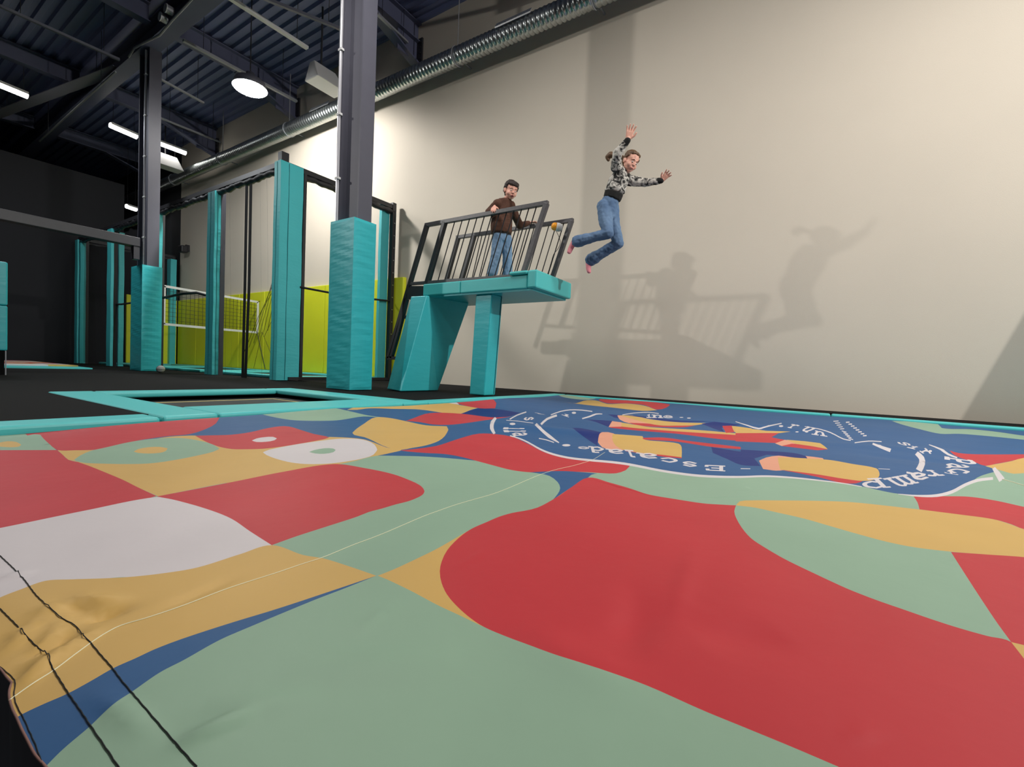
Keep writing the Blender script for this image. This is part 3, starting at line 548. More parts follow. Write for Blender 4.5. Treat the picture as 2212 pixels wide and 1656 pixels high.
# boundary of the cloth sheet (near edge cut as traced, other edges straight)
edge_px = [(-60, 1380), (0, 1443), (14, 1462), (25, 1474), (20, 1490), (20, 1508), (27, 1532), (37, 1552), (46, 1573), (60, 1600), (76, 1630), (102, 1660), (150, 1740)]
ep = surf(smooth(edge_px, False))
bnd = [(PX0+.02, PY1)] + [(PX0+.02, 6.75-.2*k) for k in range(1, 32)] + [(PX0+.02, .14)] + [(-3.2+.1*k, .14+.004*math.sin(k*2.)) for k in range(0, 22)]
bnd = [b for b in bnd if b[0] < ep[0][0]-.05]
bnd += [tuple(p) for p in ep]
bnd += [(x, .13) for x in np.arange(ep[-1][0]+.04, 3.9, .12)] + [(3.88, .13)] + [(3.88, .13+.2*k) for k in range(1, 33)] + [(3.88, PY1)] + [(3.88-.2*k, PY1) for k in range(1, 36)]
bnd = np.array(bnd)
def pip(P, poly):
    x, y = P[:, 0], P[:, 1]; ins = np.zeros(len(P), bool); n = len(poly)
    for i in range(n):
        x1, y1 = poly[i]; x2, y2 = poly[(i+1) % n]
        if y1 == y2: continue
        c = ((y1 > y) != (y2 > y)) & (x < (x2-x1)*(y-y1)/(y2-y1)+x1); ins ^= c
    return ins
verts = []; edges = []
def add_loop(p):
    p = [tuple(q) for q in p]; q = []
    for a in p:
        if not q or abs(a[0]-q[-1][0])+abs(a[1]-q[-1][1]) > 4e-4: q.append(a)
    if abs(q[0][0]-q[-1][0])+abs(q[0][1]-q[-1][1]) < 4e-4: q.pop()
    if len(q) < 3: return
    s = len(verts); verts.extend(q); edges.extend([(s+i, s+(i+1) % len(q)) for i in range(len(q))])
add_loop(bnd)
for c, p in SHAPES: add_loop(np.clip(p, [-3.6, .0], [4.1, 7.0]))
# filling points: dense close to the camera, coarser far away
g = []
r = .24
rng = np.random.RandomState(3)
while r < 9:
    st_ = max(.006, .012*r+.002); n = int(2*math.pi*r/st_/1.0)
    a0 = rng.rand()*6
    a = a0+np.arange(n)*2*math.pi/n; g.append(np.stack([r*np.cos(a), r*np.sin(a)], 1)); r += st_*.9
g = np.concatenate(g); g = g+rng.randn(*g.shape)*.0006
g = g[pip(g, bnd) & (g[:, 1] > 0)]
vec = [Vector(v) for v in verts]+[Vector((float(a), float(b))) for a, b in g]
ov, oe, of, _, _, _ = delaunay_2d_cdt(vec, edges, [], 0, 2e-4)
ov = np.array([(v.x, v.y) for v in ov]); of = np.array([tuple(f) for f in of])
cen = ov[of].mean(1); keep = pip(cen, bnd); of = of[keep]; cen = cen[keep]
colr = np.full(len(of), GRN)
for c, p in SHAPES:
    mn = p.min(0); mx = p.max(0); m = np.where((cen[:, 0] > mn[0]) & (cen[:, 0] < mx[0]) & (cen[:, 1] > mn[1]) & (cen[:, 1] < mx[1]))[0]
    if len(m): ins = pip(cen[m], p); colr[m[ins]] = c
zz = H(ov[:, 0], ov[:, 1])
me = bpy.data.meshes.new('printed_cover')
me.from_pydata([(float(a), float(b), float(c)) for (a, b), c in zip(ov, zz)], [], [tuple(int(i) for i in f) for f in of])
FM = []
for n, c in (('red', (196, 52, 60)), ('green', (146, 176, 152)), ('tan', (212, 172, 98)), ('white', (216, 208, 210)), ('blue', (44, 90, 140)), ('navy', (8, 40, 116)), ('peach', (228, 160, 132)), ('cream', (240, 225, 180))):
    FM.append(mat('cloth_'+n, c, (.5), noise=.16, nscale=2.6, bump=.22, bscale=7, spec=.28, bdist=.012))
ab = empty('printed_airbag', (0, 3.3, -.05), label='huge landing airbag with red, green, tan, white and blue printed cover filling the foreground', cat='airbag')
me.polygons.foreach_set('material_index', [int(c) for c in colr])
cover = link('printed_cover', me, FM, ab)
me.materials.clear()
for m_ in FM: me.materials.append(m_)
me.polygons.foreach_set('material_index', [int(c) for c in colr]); me.polygons.foreach_set('use_smooth', [True]*len(of)); me.update()
me.validate()
nz = np.array([p.normal.z for p in me.polygons])
if nz.mean() < 0: me.flip_normals()
# side walls of the bag, going down into the pit
bm = B(); zb = H(bnd[:, 0], bnd[:, 1]); n = len(bnd); cxy = bnd.mean(0)
top = [bm.verts.new((bnd[i][0], bnd[i][1], zb[i])) for i in range(n)]
mid = [bm.verts.new((bnd[i][0]*1.0, bnd[i][1]+.004, zb[i]-.35)) for i in range(n)]; bot = [bm.verts.new((bnd[i][0], bnd[i][1]+.06*(bnd[i][1] < .4), -.98)) for i in range(n)]
for a, b in ((top, mid), (mid, bot)):
    for i in range(n): j = (i+1) % n; bm.faces.new((a[i], a[j], b[j], b[i]))
fin('side_wall', bm, mat('dark_bag_side', (22, 24, 32), .8), ab, smooth=True)
def stitch(name, px, w, h, m, label=None, wob=0):
    q = np.array(surf(smooth(px, False, 80))); q2 = []
    for a, b in zip(q[:-1], q[1:]):
        k = max(1, int(np.linalg.norm(b-a)/.006))
        for j in range(min(k, 40)): q2.append(a+(b-a)*j/min(k, 40))
    q2.append(q[-1]); q2 = np.array(q2)
    if wob: q2 = q2+np.stack([np.sin(np.arange(len(q2))*1.9), np.cos(np.arange(len(q2))*1.9)], 1)*wob
    pts = [(x, y, float(H(np.array(x), np.array(y)))+h) for x, y in q2]
    bm = B(); tube(bm, pts, w, 6); return fin(name, bm, m, ab, smooth=True, **({'label': label} if label else {}))
THR = mat('black_thread', (24, 26, 30), .8)
stitch('stitching', T('D', [(-20, 145), (0, 165), (80, 240), (160, 320), (210, 385), (260, 450), (350, 530), (440, 610), (500, 640), (545, 672), (590, 730), (640, 780), (710, 865), (790, 955), (860, 1050), (920, 1120), (1010, 1225), (1100, 1330), (1240, 1490), (1390, 1660)]), .0007, .0012, THR, 'black stitched line', .00025)
stitch('stitching', T('D', [(-20, 520), (0, 540), (60, 600), (120, 660), (250, 800), (300, 840), (350, 880), (352, 915), (380, 975), (430, 1055), (480, 1135), (560, 1250), (640, 1370), (750, 1530), (840, 1665)]), .0007, .0012, THR, 'black stitched line', .00025)
stitch('stitching', T('D', [(-20, 935), (0, 950), (60, 1000), (105, 1045), (105, 1100), (100, 1160), (125, 1240), (165, 1310), (205, 1400), (250, 1500), (300, 1640)]), .0005, .0008, THR, 'black stitched line', .0002)
SEAM = mat('pale_seam', (225, 222, 190), .5)
stitch('seam', T('D', [(62, 1190), (95, 1165), (230, 1070), (380, 975), (520, 870), (650, 775), (750, 710), (850, 660), (1050, 600), (1300, 515), (1600, 400), (1964, 280)])[:-1] + T('M', [(0, 928), (140, 880), (270, 838), (440, 768), (600, 708), (760, 640), (860, 597), (940, 567), (1060, 525), (1180, 490), (1290, 458), (1400, 415), (1480, 380), (1570, 343), (1640, 320), (1700, 305), (1760, 292), (1820, 275), (1880, 255), (1950, 212)]), .0009, .0006, SEAM, 'pale welded seam line')
stitch('seam', T('R', [(2045, 742), (2130, 765), (2212, 790), (2400, 840)]), .003, .0, SEAM, 'pale welded seam line')
q = [(float(a), float(b), float(H(np.array(a), np.array(b)))) for a, b in ep]
bm = B(); tube(bm, q, .0014, 8); fin('edge_binding', bm, mat('edge_binding', (128, 92, 84), .7), ab, smooth=True)
# ------------------------------------------------------------------ the second, small printed airbag far left
sa = empty('small_airbag', (-16, 3, 0), label='small low airbag with pale, red and tan print far left on the floor', cat='airbag')
hexa_pts = lambda A, z0, z1: [(x, y, z0) for x, y in A]+[(x, y, z1) for x, y in A]
A = [(-13.5, 1.9), (-13.5, 3.5), (-19.0, 3.75), (-19.0, 1.7)]
bm = B(); hexa(bm, hexa_pts(A, .0, .03)); fin('rim', bm, TEALF, sa)
bm = B()
for i in range(9):
    for j in range(3):
        u0, u1 = i/9, (i+1)/9; x0 = -14.3-4.5*u0; x1 = -14.3-4.5*u1; y0 = 1.95+.5*j; y1 = y0+.5
        v = [bm.verts.new(p) for p in ((x0, y0, .034), (x0, y1, .034), (x1, y1, .034), (x1, y0, .034))]; f = bm.faces.new(v); f.material_index = (i*2+j*3+(i*j) % 2) % 5
r = bmesh.ops.extrude_face_region(bm, geom=bm.faces[:]); bmesh.ops.translate(bm, vec=(0, 0, .03), verts=[v for v in r['geom'] if isinstance(v, bmesh.types.BMVert)])
fin('printed_cover', bm, [FM[WHT], FM[TAN], FM[RED], FM[WHT], FM[PCH]], sa)
# ------------------------------------------------------------------ yellow wall pads behind the net enclosure
names = ['nearest the camera end', 'second from the platform end', 'third from the platform end']
xs = [-7.86]+[-7.86-1.45*k for k in range(1, 9)]
wl = ['yellow wall pad at the right end of the row beside the platform stairs', 'yellow wall pad seen mostly behind the near column pad', 'yellow wall pad seen just right of the corner post', 'yellow wall pad partly behind the corner post of the net enclosure', 'yellow wall pad behind the right end of the volleyball net', 'yellow wall pad behind the middle of the volleyball net', 'yellow wall pad behind the pair of black entrance straps', 'yellow wall pad farthest left on the beige wall']
for k in range(8):
    o = boxobj('wall_pad', (xs[k+1]+.008, xs[k]-.008, 7.40, 7.495, .06, 2.37), YEL, bevel=.015, seg=2, label=wl[k], cat='wall pad', group='yellow wall pads along the beige wall')
for k in range(2):
    boxobj('wall_pad', (-19.55, -19.46, 5.9+.74*k+.006, 6.63+.74*k, .06, 2.37), YEL, bevel=.015, label='yellow wall pad across the far end of the enclosure, '+('nearer' if k == 0 else 'farther')+' of two', cat='wall pad', group='yellow wall pads across the far end')
# ------------------------------------------------------------------ net enclosure
nc = empty('net_enclosure', (-8.2, 4.75, 0), label='tall net enclosure of black rails and turquoise padded posts along the yellow pads', cat='net cage')
YF = 4.78; YB = 7.36; ZT = 3.96
def npost(x, y, z1=4.02):
    boxobj('post', (x-.05, x+.05, y, y+.1, .0, z1), BLK, nc)
for x, y in ((-8.34, 4.8), (-10.78, 4.805), (-13.7, 4.79), (-16.75, 4.75), (-19.7, 4.88)): npost(x, y)
npost(-8.22, YB-.06, 4.05); npost(-19.75, YB-.06)
boxobj('post', (-8.24, -8.185, 5.135, 5.19, 0, 3.9), BLK, nc)
boxobj('post', (-10.9, -10.635, 4.81, 4.9, 0, 3.85), STEEL, nc)
def ppad(x0, x1, y0, y1, z1, seams=()):
    bm = B(); box(bm, x0, x1, y0, y1, .01, z1)
    bmesh.ops.subdivide_edges(bm, edges=[q for q in bm.edges if abs(q.verts[0].co.z-q.verts[1].co.z) > 1], cuts=40, use_grid_fill=True)
    for v in bm.verts: v.co.x += .003*math.sin(v.co.z*3.1+v.co.y*9)+.002*math.sin(v.co.z*17); v.co.y += .003*math.sin(v.co.z*4.3+v.co.x*7)
    o = fin('post_pad', bm, mat('teal_post_vinyl', (70, 190, 196), .45, bump=.3, bscale=6, stretch=(1.5, 1.5, 4), bdist=.015), nc, bevel=0)
    for sx, sy in seams:
        bm = B(); tube(bm, [(sx+.003*math.sin(z*3.1+sy*9)+.002*math.sin(z*17), sy+.003*math.sin(z*4.3+sx*7), z) for z in np.linspace(.02, z1-.02, 30)], .006, 5); fin('pad_seam', bm, mat('dark_teal_seam', (30, 110, 116), .6), o)
ppad(-8.40, -8.19, 4.68, 5.12, 3.98, ((-8.187, 4.84), (-8.30, 4.678)))
ppad(-10.95, -10.63, 4.68, 4.80, 3.86, ((-10.80, 4.678), (-10.628, 4.74)))
ppad(-13.85, -13.5, 4.68, 4.785, 3.8)
ppad(-16.93, -16.62, 4.68, 4.745, 3.86); ppad(-16.7, -16.62, 4.86, 4.98, 3.8)
ppad(-19.8, -19.55, 4.68, 4.72, 3.9); ppad(-19.6, -19.5, 4.74, 4.87, 3.85)
ppad(-8.34, -8.26, 7.06, 7.28, 3.9); ppad(-19.6, -19.3, 7.1, 7.28, 3.8)
# top rails: black bars with a rolled edge of net under them
def trail(a, b):
    bm = B(); beam(bm, a, b, .09, .08, side=(0, 0, 1)); o = fin('top_rail', bm, BLK, nc)
    A_ = Vector(a); B_ = Vector(b); n = int((B_-A_).length/.05); pts = []; R = []
    for i in range(n+1):
        p = A_.lerp(B_, i/n); p.z -= .10+.008*math.sin(i*.9)+.01*math.sin(i*.31); pts.append(p); R.append(.06+.006*math.sin(i*1.7)+.006*math.sin(i*.8))
    bm = B(); tube(bm, pts, R, 8); fin('rolled_net', bm, mat('rolled_black_net', (30, 30, 34), .35, bump=.8, bscale=60), o, smooth=True, label='bunched glossy black net edge')
trail((-19.75, YF, ZT), (-8.34, YF, ZT)); trail((-8.28, 4.75, ZT), (-8.22, YB, ZT)); trail((-19.75, YF, ZT), (-19.75, YB, ZT))
boxobj('corner_cap', (-8.36, -8.24, 4.72, 4.86, 3.95, 4.16), BLK, nc)
boxobj('bottom_rail', (-8.25, -8.15, 4.9, YB, 0.01, .07), BLK, nc)
NET = mat('sheer_black_net', (60, 60, 64), .9, alpha=.13); NET2 = mat('sheer_black_net_denser', (30, 30, 34), .9, alpha=.4)
def netsheet(x0, y0, x1, y1, z0, z1, m, wav=.03):
    bm = B(); n = 40; rows = []
    for i in range(n+1):
        t = i/n; x = x0+(x1-x0)*t; y = y0+(y1-y0)*t; k = math.sin(math.pi*t)
        rows.append([bm.verts.new((x+wav*math.sin(t*37+z*2)*k*(abs(y1-y0) > abs(x1-x0)), y+wav*math.sin(t*31+z*1.5)*k*(abs(y1-y0) < abs(x1-x0)), z)) for z in np.linspace(z0, z1, 9)])
    for a, b in zip(rows, rows[1:]):
        for j in range(8): bm.faces.new((a[j], b[j], b[j+1], a[j+1]))
    fin('net_panel', bm, m, nc, smooth=True)
netsheet(-8.2, 4.9, -8.22, YB, .05, 3.86, NET, .01); netsheet(-19.7, YF+.05, -16.95, YF+.05, .05, 3.86, NET2)
netsheet(-16.9, YF+.05, -13.6, YF+.05, .05, 3.86, NET2); netsheet(-13.55, YF+.05, -11.05, YF+.05, .05, 3.86, NET); netsheet(-11.0, YF+.05, -9.75, YF+.05, .05, 3.86, NET); netsheet(-9.55, YF+.05, -8.35, YF+.05, .05, 3.86, NET); netsheet(-19.7, YF+.1, -19.7, YB, 2.3, 3.86, NET2, .01)
# folds of loose net beside the corner post
bm = B()
for i in range(7):
    t = i/6; tube(bm, [at(612-3*i, 470+25*i, Y=4.9), at(600-8*i+6, 600+14*i, Y=4.9), at(588-10*i, 705+9*i, Y=4.9)], .006, 5)
for a, b in (((566, 717), (600, 800)), ((566, 717), (548, 795)), ((570, 728), (612, 640))): tube(bm, [at(*a, Y=4.9), at(*b, Y=4.9)], .005, 5)
fin('net_fold', bm, mat('gathered_net', (40, 40, 42), .9, alpha=.45), nc)
for top, mid_, bot in (((533, 398), (529, 620), (524, 816)), ((542, 398), (538, 620), (530, 816))):
    bm = B(); P_ = [at(*top, Y=4.77), at(*mid_, Y=4.77), at(*bot, Y=4.77)]
    for a, b in zip(P_, P_[1:]): beam(bm, a, b, .085, .012, side=(1, 0, 0))
    fin('entrance_strap', bm, BLACKCLOTH, nc, label='black webbing strap at the entrance slit')
def strap(pts, w=.03):
    bm = B(); tube(bm, pts, w, 6); fin('side_strap', bm, BLACKCLOTH, nc, smooth=True)
strap([(-8.19, 5.1, 1.77), (-8.17, 6.3, 1.76), (-8.2, YB, 1.83)], .022)
strap([at(352, 643, Y=4.84), at(395, 634, Y=4.84), at(425, 632, Y=4.84), at(443, 637, Y=4.84)], .03)
strap([at(248, 657, Y=4.84), at(262, 657, Y=4.84), at(283, 654, Y=4.84)], .025)
bm = B()
for k in range(12): box(bm, -8.165, -8.15, YB-.03, YB+.0, .5+k*.28, .52+k*.28)
fin('eyelet', bm, GALV, nc, kind='stuff')
# volleyball net across the enclosure
vn = empty('volleyball_net', (-13.9, 6.2, 1.1), label='white edged volleyball net hanging across the inside of the net enclosure', cat='net')
vA = [Vector((-13.9, 4.98, 2.13)), Vector((-13.9, 7.34, 2.06)), Vector((-13.9, 7.34, 1.16)), Vector((-13.9, 4.98, 1.17))]
bm = B()
for i in range(25):
    t = i/24; tube(bm, [vA[0].lerp(vA[1], t), vA[3].lerp(vA[2], t)], .005, 4)
for i in range(1, 9):
    t = i/9; tube(bm, [vA[0].lerp(vA[3], t), vA[1].lerp(vA[2], t)], .005, 4)
fin('mesh', bm, ROD, vn)
bm = B()
for i in range(4): beam(bm, vA[i], vA[(i+1) % 4], .06, .012, side=(0, 0, 1) if i % 2 == 0 else (0, 1, 0))
fin('edge_tape', bm, WHITE, vn)
for a, b in ((vA[2], (-13.5, 7.38, .1)), (vA[0], (-13.7, YF+.1, 2.3)), (vA[3], (-13.7, YF+.1, 1.1)), (vA[1], (-13.9, 7.4, 2.1))):
    bm = B(); tube(bm, [a, b], .008, 5); fin('cord', bm, ROD, vn)
# trampolines inside the enclosure
for k, (x0, x1, lb) in enumerate(((-12.0, -8.6, 'turquoise rimmed floor trampoline at the right end inside the net enclosure'), (-15.9, -12.3, 'turquoise rimmed floor trampoline under the volleyball net'), (-19.3, -16.2, 'turquoise rimmed floor trampoline at the far end inside the net enclosure'))):
    e = empty('floor_trampoline', ((x0+x1)/2, 6.2, 0), label=lb, cat='trampoline', group='trampolines inside the net enclosure')
    for d in ((x0, x1, 5.15, 5.4), (x0, x1, 7.05, 7.36), (x0, x0+.3, 5.4, 7.05), (x1-.3, x1, 5.4, 7.05)): boxobj('frame_pad', (*d, .0, .07), TEALF, e, bevel=.02)
    boxobj('jumping_bed', (x0+.3, x1-.3, 5.4, 7.05, .0, .03), MC['black_bed'], e)
p = at(347, 797, Z=.08); e = empty('volleyball', p, label='small pale ball lying on the floor behind the farther column pad', cat='ball')
bm = B(); bmesh.ops.create_uvsphere(bm, u_segments=16, v_segments=10, radius=.08); bmesh.ops.translate(bm, vec=p, verts=bm.verts); fin('ball_shell', bm, WHITE, e, smooth=True)
bm = B()
for ax in ((1, 0, 0), (0, 0, 1)):
    A1 = Vector(ax); A2 = Vector((0, 1, 0)); tube(bm, [p+(A1*math.cos(t)+A2*math.sin(t))*.079 for t in [k*math.pi/8 for k in range(17)]], .004, 5)
fin('ball_seam', bm, ROD, e)
# padded block at the left edge, wall camera on the beige wall end
pb = empty('padded_block', (-10.5, 1.2, 0), label='turquoise padded block on a black base cut by the left edge of the photo', cat='padded block')
boxobj('base', (-11.0, -10.02, .6, 1.6, 0, .36), CARPET, pb)
boxobj('pad', (-11.02, -10, .58, 1.63, .36, 1.02), TEAL, pb, bevel=.02); boxobj('pad', (-11.02, -10, .58, 1.63, 1.025, 1.66), TEAL, pb, bevel=.02)
bm = B(); beam(bm, (-10.0, 1.61, 0.0), (-10.0, 1.61, .36), .012, .012); fin('leg', bm, LIGHTSTEEL, pb)
c = at(395, 538, Y=7.3); e = empty('wall_camera', c, label='small black camera high on the far end of the beige wall', cat='camera')
bm = B(); box(bm, c.x-.15, c.x+.15, 7.2, 7.4, c.z-.12, c.z+.12); fin('housing', bm, BLK, e, bevel=.03)
bm = B(); box(bm, c.x-.04, c.x+.04, 7.38, 7.5, c.z-.04, c.z+.18); fin('bracket', bm, BLK, e)
# unseen leaning panel, added past the right edge to shade the lower wall
fr = empty('shading_panel', (4.0, 7.2, 0), label='unseen turquoise foam panel added to shade the wall past the airbag', cat='foam panel')
bm = B(); v0 = [(2.06, .0), (5.6, .0), (5.9, 4.2), (3.6, 4.2)]
hexa(bm, [(x, 7.08, z+.005) for x, z in v0]+[(x, 7.3, z+.005) for x, z in v0]); fin('panel_pad', bm, TEAL, fr, bevel=.02)
bm = B(); beam(bm, (5.2, 7.38, 0.01), (5.2, 7.38, 3.9), .12, .12); fin('panel_post', bm, BLK, fr)

# ------------------------------------------------------------------ jump platform
jp = empty('jump_platform', (-4, 5.5, 0), label='raised jump platform with turquoise pads, black railings and two padded supports', cat='platform')
YN = 5.06; YFp = 6.03
boxobj('deck', (-4.93, -3.06, YN+.05, YFp-.05, 1.5, 1.6), BLK, jp)
bm = B(); box(bm, -4.96, -4.24, YN, YFp, 1.43, 1.605); fin('deck_pad', bm, TEALF, jp, bevel=.015)
bm = B(); box(bm, -4.235, -3.13, YN, YFp, 1.43, 1.605); fin('deck_pad', bm, TEALF, jp, bevel=.015)
bm = B(); box(bm, -3.12, -2.98, YN-.02, YFp+.01, 1.43, 1.66); fin('end_pad', bm, TEALF, jp, bevel=.02)
bm = B(); box(bm, -3.4, -3.12, YN-.03, YN+.16, 1.612, 1.66); fin('end_pad_flap', bm, TEALF, jp, bevel=.02)
boxobj('under_pad', (-4.9, -3.05, YN+.02, YFp-.02, 1.405, 1.43), TEAL, jp)
# front pillar
bm = B(); hexa(bm, [(-4.02, 5.08, 0.01), (-3.76, 5.08, .01), (-3.76, 5.34, .01), (-4.02, 5.34, .01), (-4.0, 5.12, 1.405), (-3.72, 5.12, 1.405), (-3.72, 5.38, 1.405), (-4.0, 5.38, 1.405)])
pl_ = fin('pillar_pad', bm, TEAL, jp, bevel=.015)
bm = B(); beam(bm, (-3.756, 5.3, .03), (-3.716, 5.34, 1.4), .006, .006); fin('pad_seam', bm, BLACKCLOTH, pl_)
# leaning support pad
bm = B(); hexa(bm, [at(836, 840, Z=.01), at(865, 845, Z=.01), at(946, 843, Z=.01), (-5.45, 5.6, .01), at(888, 640, Y=5.02), at(921, 638, Y=5.02), (-4.62, 5.75, 1.405), (-5.0, 5.75, 1.405)])
bmesh.ops.triangulate(bm, faces=[f for f in bm.faces]); fin('leaning_pad', bm, TEAL, jp, bevel=.012)
boxobj('end_bracket', (-5.3, -4.9, YN+.01, YN+.09, 1.40, 1.58), BLK, jp); boxobj('end_bracket', (-5.3, -4.9, YFp-.1, YFp-.02, 1.40, 1.58), BLK, jp)
def Z4(x, y, Y): return at(800+x/3.312, 380+y/3.312, Y=Y)
def rail(Y, posts, top, bottom, rods, stair):
    """posts, rods: (xt,yt,xb,yb) in the drawing of the rail laid on its own upright plane"""
    bm = B(); beam(bm, Z4(*top[0], Y), Z4(*top[1], Y), .055, .055, side=(0, 1, 0)); r = fin('railing', bm, RAILTOP, jp, bevel=.004)
    for p in posts: bm = B(); beam(bm, Z4(p[0], p[1], Y), Z4(p[2], p[3], Y), .06, .06, side=(0, 1, 0)); fin('railing_post', bm, RAILTOP if p[0] > 1200 else BLK, r, bevel=.004)
    bm = B(); beam(bm, Z4(*bottom[0], Y), Z4(*bottom[1], Y), .05, .045, side=(0, 1, 0)); fin('toe_rail', bm, RAILTOP, r, bevel=.004)
    for p in rods: bm = B(); tube(bm, [Z4(p[0], p[1], Y), Z4(p[2], p[3], Y)], .0075, 8); fin('baluster', bm, ROD, r)
    for a, b in stair: bm = B(); beam(bm, Z4(*a, Y), Z4(*b, Y), .055, .05, side=(0, 1, 0)); fin('stair_bar', bm, BLK, r)
def rods(x0, x1, n, ty, bx0, bx1, by):
    o = []
    for i in range(n):
        t = i/(n-1); x = x0+(x1-x0)*t; xb = bx0+(bx1-bx0)*t; o.append((x, ty(x), xb, by(xb)))
    return o
tn = lambda x: 352+(x-400)*(-160/860)
bn = lambda x: 775+(x-290)*(-70/800)
rail(YN+.06, [(406, 352, 282, 778), (532, 330, 405, 765), (1262, 196, 1092, 702)], [(396, 353), (1272, 192)], [(285, 772), (1085, 712)],
     rods(552, 1190, 13, lambda x: tn(x)+8, 430, 1040, bn), [((280, 778), (128, 1302)), ((290, 800), (380, 800)), ((128, 1302), (200, 1302)), ((250, 1010), (262, 1010)), ((262, 880), (205, 1110)), ((205, 1110), (150, 1300))])
tf = lambda x: 438+(x-625)*(-120/820)
bf = lambda x: 742+(x-545)*(-20/700)
rail(YFp-.06, [(630, 440, 545, 745), (745, 425, 655, 745), (1440, 318, 1300, 735)], [(618, 440), (1452, 316)], [(545, 745), (1290, 742)],
     rods(800, 1385, 12, lambda x: tf(x)+8, 725, 1260, lambda x: 742), [((545, 745), (500, 900))])
# warning beacon hanging on the far railing
bp = at(1203, 490, Y=YFp-.16); bd = Vector((-.75, -.62, .12)).normalized()
be = empty('warning_beacon', bp, label='small orange and white warning light hung on the far railing', cat='warning light')
bm = B(); tube(bm, [bp-bd*.082, bp-bd*.078, bp-bd*.066, bp-bd*.045, bp-bd*.02, bp+bd*.012], [.016, .032, .046, .056, .061, .059], 28); fin('housing', bm, WHITE, be, smooth=True, label='white housing')
bm = B(); tube(bm, [bp+bd*.012, bp+bd*.035, bp+bd*.055, bp+bd*.07, bp+bd*.08, bp+bd*.083], [.056, .056, .051, .041, .024, .008], 28); fin('lens', bm, mat('orange_lens', (245, 130, 10), .15, noise=.5, nscale=40, rgb2=(255, 190, 60)), be, smooth=True, label='orange lens')
bm = B(); tube(bm, [at(a, b, Y=YFp-.10) for a, b in smooth([(1202, 500), (1206, 508), (1210, 520), (1209, 530), (1204, 539), (1196, 549), (1191, 565), (1186, 582), (1181, 597)], False)], .004, 6); fin('cable', bm, ROD, be)
bm = B(); tube(bm, [bp-bd*.07, at(1216, 487, Y=YFp-.06)], .01, 8); fin('bracket', bm, BLK, be)
# ------------------------------------------------------------------ people
def blobs(name, items, m, parent, vox, sm=4, fac=.5, noise=None, **k):
    """one continuous surface: swept and squashed balls merged into a single skin"""
    bm = B()
    ico = bmesh.new(); bmesh.ops.create_icosphere(ico, subdivisions=2, radius=1); iv = [v.co.copy() for v in ico.verts]; iff = [[v.index for v in f.verts] for f in ico.faces]; ico.free()
    def ball(c, r3, R=None):
        vs = []
        for v in iv:
            q = Vector((v.x*r3[0], v.y*r3[1], v.z*r3[2])); q = R @ q if R is not None else q; vs.append(bm.verts.new(q+c))
        for f in iff: bm.faces.new([vs[i] for i in f])
    for it in items:
        if it[0] == 'b': ball(Vector(it[1]), it[2], it[3] if len(it) > 3 else None)
        else:       # ('l', [(p, r) or (p, rx, ry, rz)...], R)
            P_ = it[1]; R = it[2] if len(it) > 2 else None
            for a, b in zip(P_, P_[1:]):
                pa, pb = Vector(a[0]), Vector(b[0]); ra = a[1] if isinstance(a[1], tuple) else (a[1],)*3; rb = b[1] if isinstance(b[1], tuple) else (b[1],)*3
                L = (pb-pa).length; n = max(2, int(L/(min(min(ra), min(rb))*.3))+1)
                for i in range(n+1):
                    t = i/n; ball(pa.lerp(pb, t), tuple(u+(w-u)*t for u, w in zip(ra, rb)), R)
    me = bpy.data.meshes.new(name+'_raw'); bm.to_mesh(me); bm.free()
    o = bpy.data.objects.new(name+'_raw', me); COL.objects.link(o)
    r = o.modifiers.new('r', 'REMESH'); r.mode = 'VOXEL'; r.voxel_size = vox; r.use_smooth_shade = True
    q = o.modifiers.new('s', 'SMOOTH'); q.iterations = sm; q.factor = fac
    if noise:
        tx = bpy.data.textures.new(name+'_folds', 'CLOUDS'); tx.noise_scale = noise[1]; tx.noise_depth = 1
        d = o.modifiers.new('d', 'DISPLACE'); d.texture = tx; d.strength = noise[0]; d.texture_coords = 'LOCAL'; d.mid_level = .5
    dg = bpy.context.evaluated_depsgraph_get(); dg.update(); ev = o.evaluated_get(dg); m2 = bpy.data.meshes.new_from_object(ev); m2.name = name
    bpy.data.objects.remove(o); bpy.data.meshes.remove(me)
    for p in m2.polygons: p.use_smooth = True
    m2.materials.clear()
    return link(name, m2, m, parent, **k)
def frame(fw, up):
    f = Vector(fw).normalized(); u = Vector(up); u = (u-f*u.dot(f)).normalized(); r = f.cross(u)
    return Matrix((r, f, u)).transposed()
SKIN = mat('skin', (232, 184, 162), .5, noise=.08, nscale=18, rgb2=(224, 156, 138))
LIP = mat('lips', (178, 96, 92), .5); EYE = mat('eye_white', (225, 220, 215), .3); IRIS = mat('iris', (50, 34, 28), .2)
def head_items(c, R, s, open_mouth=False):
    g = lambda x, y, z: Vector(c)+R @ (Vector((x, y, z))*s)
    t = lambda *r: tuple(v*s for v in r)
    it = [('b', g(0, -.012, .035), t(.080, .092, .084), R), ('b', g(0, .012, -.02), t(.071, .074, .07), R), ('b', g(0, .03, -.058), t(.054, .05, .042), R), ('b', g(0, .053, -.086), t(.026, .022, .02), R),
          ('b', g(.034, .042, -.036), t(.034, .034, .032), R), ('b', g(-.034, .042, -.036), t(.034, .034, .032), R), ('b', g(0, .066, .02), t(.05, .018, .014), R),
          ('l', [(g(0, .078, .004), .007*s), (g(0, .090, -.024), .010*s)]), ('b', g(.009, .084, -.027), t(.008, .009, .007), R), ('b', g(-.009, .084, -.027), t(.008, .009, .007), R), ('b', g(0, .07, -.055), t(.028, .016, .02), R)]
    for sx in (-1, 1): it += [('b', g(sx*.079, -.008, -.012), t(.009, .02, .03), R), ('b', g(sx*.083, -.016, -.002), t(.008, .014, .018), R)]
    return it
